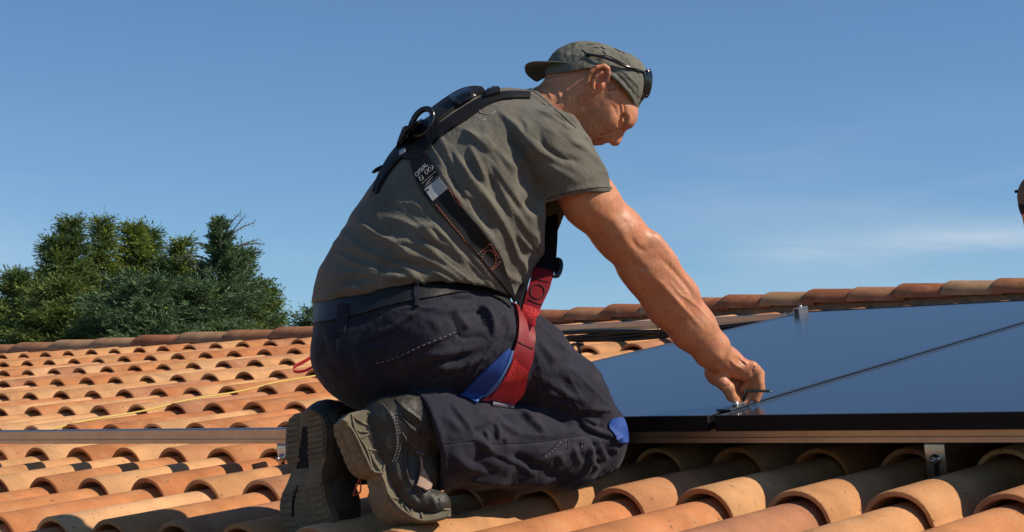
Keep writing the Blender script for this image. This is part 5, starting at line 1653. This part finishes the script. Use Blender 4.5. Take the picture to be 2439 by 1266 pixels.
# far waist strap on the left outline, with its end loop
strap('waist_strap', [(972, 330), (950, 352), (925, 385), (904, 425), (892, 460)], [(984, 356), (966, 372), (940, 398), (916, 432), (900, 462)], thick=.006, lift=.002, fallback=float(Z0 - 60 / KP))
v, f = tube_vf([to_world(p) for p in [(912, 396, -70), (898, 404, -66), (889, 410, -60)]], [.008, .009, .006], 8, .5); part('strap_end', v, f, M_web, har)
# shoulder straps
s1 = strap('shoulder_strap', [(1018, 318), (1050, 296), (1100, 262), (1150, 234), (1200, 222), (1262, 222)], [(1030, 345), (1062, 318), (1112, 286), (1160, 252), (1204, 238), (1262, 236)], thick=.004, lift=.002, fallback=float(Z0 - 60 / KP))
s2 = strap('shoulder_strap', [(1026, 270), (1060, 244), (1096, 222), (1124, 214), (1150, 216)], [(1036, 300), (1074, 270), (1110, 246), (1136, 230), (1156, 222)], thick=.006, lift=.004, fallback=float(Z0 - 10 / KP))
patch('buckle', Surface([shirt, s1, s2]), [(1072, 236), (1112, 215), (1127, 217), (1130, 226), (1084, 250)], M_ring, har, .006, .002, 6)
patch('strap_keeper', Surface([shirt, s1, s2]), [(1158, 214), (1190, 207), (1192, 224), (1160, 232)], M_web, har, .005, .002, 5)
patch('back_pad', cloth, [(966, 302), (1000, 286), (1032, 292), (1036, 330), (1026, 352), (1012, 372), (1000, 382), (984, 384), (960, 378), (944, 372), (952, 338)], M_web, har, .0045, .002, 6)
main = strap('back_strap', C6([(125, 690), (150, 850), (200, 985), (260, 1080), (350, 1200)]) + A([(790, 840), (860, 920), (940, 1010), (1010, 1100), (1080, 1180), (1135, 1262)]),
             C6([(235, 640), (290, 760), (370, 880), (440, 985), (540, 1110)]) + A([(890, 780), (950, 850), (1010, 930), (1065, 1020), (1095, 1110), (1130, 1210), (1140, 1262)]), thick=.0035, lift=.0025, across=6, n=5)
smain = Surface([main])
for q in (C6([(390, 905), (460, 1010), (560, 1140), (650, 1260)]), A([(780, 640), (830, 720), (900, 790), (960, 860)])):
    seam('stitching', smain, q, .0007, M_thread, main, lift=.0006, dash=(.003, .003))
for q in (A([(720, 740), (780, 815), (850, 900), (940, 1010), (1010, 1095), (1080, 1180)]), A([(945, 1005), (1000, 960), (1015, 955), (1060, 1030)]), A([(1065, 1045), (1015, 1100)])):
    seam('stitching', smain, q, .0008, M_thread, main, lift=.0006, dash=(.003, .003))
circ = [(1005 + 38 * math.cos(a), 1035 + 52 * math.sin(a)) for a in np.linspace(0, 2 * math.pi, 14)]
seam('stitching', smain, A(circ), .0007, M_thread, main, lift=.0006, dash=(.003, .003))
patch('label_patch', smain, C6([(250, 1023), (374, 920), (444, 1016), (318, 1120)]), M_label, main, .0006, .0006, 6)
patch('label_mark', smain, C6([(262, 1030), (282, 1015), (290, 1028), (270, 1042)]), M_dark, main, .0004, .0014, 3)
patch('size_tag', cloth, C6([(62, 715), (112, 692), (108, 730), (60, 758)]), M_label, har, .003, .006, 4)
for a_, b_ in (((224, 978), (340, 874)), ((262, 980), (320, 912)), ((250, 1000), (362, 912)), ((262, 1012), (380, 918))):
    seam('print_line', smain, C6([a_, ((a_[0] + b_[0]) / 2, (a_[1] + b_[1]) / 2), b_]), .0004, M_white, main, lift=.0005)
for q in ([(252, 868), (270, 852), (278, 886), (262, 898), (252, 868)], [(282, 838), (312, 820), (322, 850), (290, 874), (282, 838)], [(300, 834), (306, 850)], [(205, 918), (222, 905), (238, 915), (236, 940), (215, 950), (205, 918)], [(212, 930), (226, 922)]):
    seam('print_line', smain, C6(q), .00035, M_white, main, n=3, lift=.0005)
def lettering(text, surf, origin, direction, size, mat, parent, name='lettering', squash=1.0, lift=.0013):
    """letters as flat print laid on a cloth surface; origin, direction and size on the photograph"""
    cu = bpy.data.curves.new(name, 'FONT'); cu.body = text; cu.size = 1.0; cu.extrude = 0.0
    ob = bpy.data.objects.new(name, cu); COL.objects.link(ob)
    dg = bpy.context.evaluated_depsgraph_get(); me0 = bpy.data.meshes.new_from_object(ob.evaluated_get(dg))
    bpy.data.objects.remove(ob, do_unlink=True); bpy.data.curves.remove(cu)
    ux = np.array(direction, float); ux /= np.linalg.norm(ux); uy = np.array([ux[1], -ux[0]])
    V_, last = [], None
    for v_ in me0.vertices:
        q = np.array(origin) + ux * v_.co.x * size * squash + uy * v_.co.y * size
        h = surf.hit(q[0], q[1]) or last
        if h is None: V_.append(to_world([q[0], q[1], -250])); continue
        last = h; V_.append(h[0] + h[1] * lift)
    Fx = [tuple(p.vertices) for p in me0.polygons]
    return part(name, V_, Fx, mat, parent, False)
lettering('OPSIAL', smain, C6([(188, 922)])[0], (C6([(300, 800)])[0][0] - C6([(188, 922)])[0][0], C6([(300, 800)])[0][1] - C6([(188, 922)])[0][1]), 13.5, M_white, main, squash=.92)
M_print = material('faded_grey_print', (.30, .31, .31), .8)
ssh = Surface([shirt])
for q in ([(722, 348), (712, 366), (722, 382), (756, 392), (795, 394), (828, 380), (842, 364)], [(640, 378), (662, 350), (690, 334)], [(690, 334), (690, 352), (682, 372)], [(650, 362), (684, 360)], [(612, 352), (585, 362), (562, 382), (590, 386)], [(570, 372), (596, 368)]):
    seam('lettering', ssh, C6(q), .00085, M_print, shirt, lift=.0006)
for i, (x, y, r_) in enumerate(((601, 399, 3), (640, 399, 4), (674, 406, 5), (712, 419, 6), (752, 438, 7))):
    px_, py_ = C6([(x, y)])[0]; rr = r_ / 3.516
    patch('print_dot', ssh, [(px_ + rr * math.cos(a), py_ + rr * math.sin(a)) for a in np.linspace(0, 2 * math.pi, 9)[:-1]], M_print, shirt, .0003, .0006, 2)
# D ring standing off the back
cR = np.array([1006, 290, -150.0]); ring = []
for a in np.linspace(0, 2 * math.pi, 25):
    lx, ly = 21 * math.cos(a), 34 * math.sin(a)
    if ly > 10: lx *= 1.1
    rot = math.radians(30)
    ring.append(to_world([cR[0] + lx * math.cos(rot) - ly * math.sin(rot), cR[1] + lx * math.sin(rot) + ly * math.cos(rot), cR[2] - lx * .6]))
v, f = tube_vf(ring, .0066, 10, cap=False); part('d_ring', v, f, M_ring, har)
# front chest strap hanging free with its adjuster
def flatstrip(name, cl, hw_, w, mat, par, thick=.004, tilt=0.0):
    P = catmull(cl, 5); n = len(P); w_ = np.interp(P[:, 1], [470, 620, 780], [-20, -120, -228]); hws = np.interp(np.linspace(0, 1, n), np.linspace(0, 1, len(hw_)), hw_)
    V_ = []
    for i in range(n):
        t_ = P[min(i + 1, n - 1)] - P[max(i - 1, 0)]; t_ /= np.linalg.norm(t_); nr = np.array([-t_[1], t_[0]])
        for sg_ in (-1, -.5, 0, .5, 1):
            q = P[i] + nr * hws[i] * sg_
            V_.append((q[0], q[1], w_[i] + w + tilt * sg_ * hws[i] + (1 - sg_ * sg_) * -1.5))
    m = 5; T = len(V_); V_ = V_ + [(x, y, z + thick * KP) for x, y, z in V_]
    F2 = []
    for i in range(n - 1):
        for j in range(m - 1):
            a = i * m + j; F2 += [(a, a + 1, a + m + 1, a + m), (T + a, T + a + m, T + a + m + 1, T + a + 1)]
        for j in (0, m - 1):
            a = i * m + j; F2.append((a, a + m, T + a + m, T + a))
    for i in (0, n - 1):
        for j in range(m - 1):
            a = i * m + j; F2.append((a, a + 1, T + a + 1, T + a))
    o = part(name, to_world(V_), F2, mat, par)
    bm = bmesh.new(); bm.from_mesh(o.data); bmesh.ops.recalc_face_normals(bm, faces=bm.faces)
    for e in bm.edges:
        if len(e.link_faces) == 2 and e.calc_face_angle(0) > math.radians(50): e.smooth = False
    bm.to_mesh(o.data); bm.free(); return o
flatstrip('chest_strap', [(1316, 470), (1312, 520), (1306, 570), (1298, 645)], [14, 17, 22, 25], 8, M_web, har, tilt=.3)
flatstrip('adjuster', [(1322, 616), (1332, 632), (1326, 655)], [8, 9, 7], -4, M_plas, har, .010)
v, f = tube_vf([to_world(p) for p in catmull([(1318, 618, -112), (1334, 618, -118), (1338, 634, -126), (1330, 656, -140), (1316, 658, -142)], 4)], .0036, 6); part('buckle_bar', v, f, M_plas, har)
fr_ = flatstrip('front_strap', [(1296, 640), (1285, 680), (1272, 715), (1262, 748)], [25, 25, 22, 19], 2, M_redd, har, tilt=.3)
flatstrip('strap_tip', [(1268, 730), (1262, 752), (1270, 778)], [22, 19, 6], -8, M_red, har, .005, tilt=.2)
circ = [(1280 + 17 * math.cos(a), 695 + 17 * math.sin(a)) for a in np.linspace(0, 2 * math.pi, 14)]
sfr = Surface([fr_])
seam('stitching', sfr, circ, .0014, M_dark, fr_, lift=.0004)
seam('stitching', sfr, [(1258, 712), (1276, 722), (1294, 726)], .0012, M_dark, fr_, lift=.0004)
seam('stitching', sfr, [(1272, 664), (1290, 668), (1308, 672)], .0010, M_dark, fr_, lift=.0004)
flatstrip('link_strap', [(1236, 672), (1246, 690), (1240, 720), (1236, 745)], [8, 10, 9, 7], 10, M_web, har, tilt=.2)
# red leg strap, blue lining flap
leg1 = strap('leg_strap', [(1222, 726), (1230, 760), (1228, 810), (1214, 846), (1196, 890), (1176, 925), (1146, 952)], [(1240, 745), (1262, 780), (1270, 810), (1264, 850), (1250, 900), (1236, 936), (1216, 962)], M_redd, thick=.005, lift=.004, across=6)
strap('leg_pad', P4([(1640, 790), (1590, 900), (1510, 1020), (1410, 1130)]), P4([(1740, 880), (1750, 930), (1720, 1040), (1640, 1135)]), M_red, thick=.007, lift=.005, across=6)
seam('seam', Surface([leg1]), P4([(1680, 670), (1730, 700), (1800, 730)]), .0012, M_dark, leg1, lift=.0005)
strap('blue_flap', P4([(1610, 725), (1530, 800), (1400, 920), (1250, 1070)]), P4([(1640, 760), (1590, 870), (1500, 1010), (1370, 1150)]), M_blue, thick=.003, lift=.004, across=5)
strap('flap_edging', P4([(1632, 740), (1582, 860), (1490, 1000), (1362, 1146)]), P4([(1645, 745), (1602, 880), (1512, 1015), (1376, 1150)]), M_lblue, thick=.003, lift=.006, across=2)
strap('strap_end_tab', [(1172, 958), (1200, 960), (1222, 962)], [(1172, 968), (1200, 971), (1224, 974)], M_gthread, thick=.003, lift=.004, across=2)

# --- hex key in the hand, red lanyard lying on the tiles behind him
v, f = tube_vf([to_world([1776, 930, hw - 6]), to_world([1834, 931, hw - 26])], .0030, 6)
hk = empty('hex_key', to_world([1776, 930, hw - 6]), 'small black hex key held between the fingertips, its end shining', 'tool')
part('shaft', v, f, M_plas, hk, False)
v, f = tube_vf([to_world([1834, 931, hw - 26]), to_world([1840, 931, hw - 28])], .0032, 6); part('tip', v, f, M_steel, hk, False)
v, f = tube_vf([to_world([1777, 930, hw - 6]), to_world([1772, 950, hw + 2]), to_world([1770, 966, hw + 6])], .0028, 6); part('short_arm', v, f, M_plas, hk, False)
lan = empty('lanyard', RP(*roof_at(720, 880, .01)[:2], .0), 'red webbing loop lying on the tiles just behind the worker\'s seat', 'lanyard')
lx, ls, ld = roof_at(720, 870, .02)
def on_px(x, y, d): return W(x, y, d)
loop = catmull([(790, 845), (750, 848), (722, 862), (700, 874), (702, 884), (726, 882), (752, 870), (790, 862)], 6)
V_, F2 = [], []
for i, q in enumerate(loop):
    t_ = i / (len(loop) - 1); dd = ld + .05 - .10 * math.sin(math.pi * t_) * 0 - (.08 * t_)
    hgt = 9 if t_ < .45 else 7
    V_ += [W(q[0], q[1] - hgt * .5, dd), W(q[0], q[1] + hgt * .5, dd - .004)]
for i in range(len(loop) - 1): F2.append((2 * i, 2 * i + 1, 2 * i + 3, 2 * i + 2))
o = part('webbing', V_, F2, M_red, lan); m = o.modifiers.new('s', 'SOLIDIFY'); m.thickness = .003
l2 = [roof_at(x, y, .04) for x, y in ((1240, 786), (1290, 782), (1320, 777), (1350, 778), (1362, 782))]
v, f = tube_vf([RP(a, b + .0, .045) for a, b, c in l2], .006, 6, .5)
o = part('webbing', v, f, M_red); tag(o, 'red webbing end lying along the upper rail just beyond the worker\'s thigh', 'strap')

# ---------------------------------------------------------------- second worker, mostly beyond the right edge of the photo
SZ, SK = 7.3, FPX / 7.3
def to2(P): P = np.asarray(P, float); return Wn(P[..., 0], P[..., 1], SZ + P[..., 2] / SK)
p2 = empty('person', to2([2620, 760, 0]), 'second worker of whom only the edge of the cap shows at the right edge', 'person')
def skin2(name, fld, mat, relax=1):
    V, F = fld.mesh(relax=relax)
    me = mesh_from(to2(V) - np.array(p2.location), F, True, name); me.materials.append(mat)
    o = bpy.data.objects.new(name, me); COL.objects.link(o); o.parent = p2; return o
q_ = Field((2390, 380, -140), (2960, 900, 160), 5)
q_.ell((2493, 478, 0), (66, 60, 48), 25); q_.ell((2470, 505, 0), (36, 40, 40), 20, k=15)
q_.cone((2510, 500, 0), (2570, 560, 0), 34, 40, k=20)
q_.chain([(2560, 590, -70, 30), (2520, 660, -75, 24), (2500, 735, -50, 18)], k=15); q_.chain([(2570, 590, 75, 30), (2540, 660, 75, 24), (2520, 735, 60, 18)], k=15)
q_.ell((2497, 752, -48), (20, 14, 16), 0, k=10); q_.ell((2517, 752, 60), (20, 14, 16), 0, k=10)
q_.cone((2600, 600, 0), (2700, 690, 0), 50, 55, 80, 75, k=30)
q_.ell((2502, 508, -44), (12, 18, 8), 15, k=4); q_.ell((2502, 508, 44), (12, 18, 8), 15, k=4); q_.ell((2448, 532, 0), (12, 11, 9), 30, k=6); q_.ell((2462, 545, 0), (18, 14, 22), 20, k=8)
b2 = skin2('body', q_, M_skin)
q_ = Field((2420, 420, -150), (2960, 900, 150), 5)
q_.chain([(2590, 585, 0, 58, 92), (2660, 630, 0, 72, 92), (2730, 700, 0, 72, 82)], k=40); q_.cone((2560, 590, -72), (2530, 640, -76), 38, 32, k=25); q_.cone((2570, 590, 74), (2545, 640, 76), 38, 32, k=25)
skin2('t_shirt', q_, M_shirt)
q_ = Field((2520, 600, -150), (3000, 980, 150), 5)
q_.ell((2745, 730, 0), (78, 66, 86), 0); q_.chain([(2735, 740, -48, 48), (2620, 770, -48, 40), (2610, 785, -48, 38), (2760, 800, -48, 34)], k=20); q_.chain([(2735, 740, 48, 48), (2620, 770, 48, 40), (2610, 785, 48, 38), (2760, 800, 48, 34)], k=20)
skin2('trousers', q_, M_trous)
M_cap2 = material('brown_canvas_cap', (.14, .095, .06), .9, var=.15, vscale=30, bump=.5, bscale=500)
q_ = Field((2390, 380, -80), (2600, 580, 80), 4)
q_.ell((2492, 472, 0), (71, 64, 54), 25)
q_.plane((2450, 515, 0), (-.38, .92, 0), 4)
c2 = skin2('cap', q_, M_cap2)
q_ = Field((2400, 400, -80), (2600, 600, 80), 3)
q_.ell((2490, 486, 0), (68, 62, 50), 38); q_.plane((2430, 470, 0), (.55, -.83, 0), 3)
skin2('hair', q_, M_dark)
v, f = tube_vf([to2([2423, 455, -2]), to2([2418, 456, -4])], .006, 8); part('cap_button', v, f, M_dark, p2)
for x_ in (-48, 48):
    q_ = Field((2730, 750, x_ - 40), (2880, 860, x_ + 40), 5); q_.chain([(2770, 800, x_, 30), (2800, 800, x_, 28), (2830, 822, x_, 20)], k=12); skin2('boot', q_, M_boot)
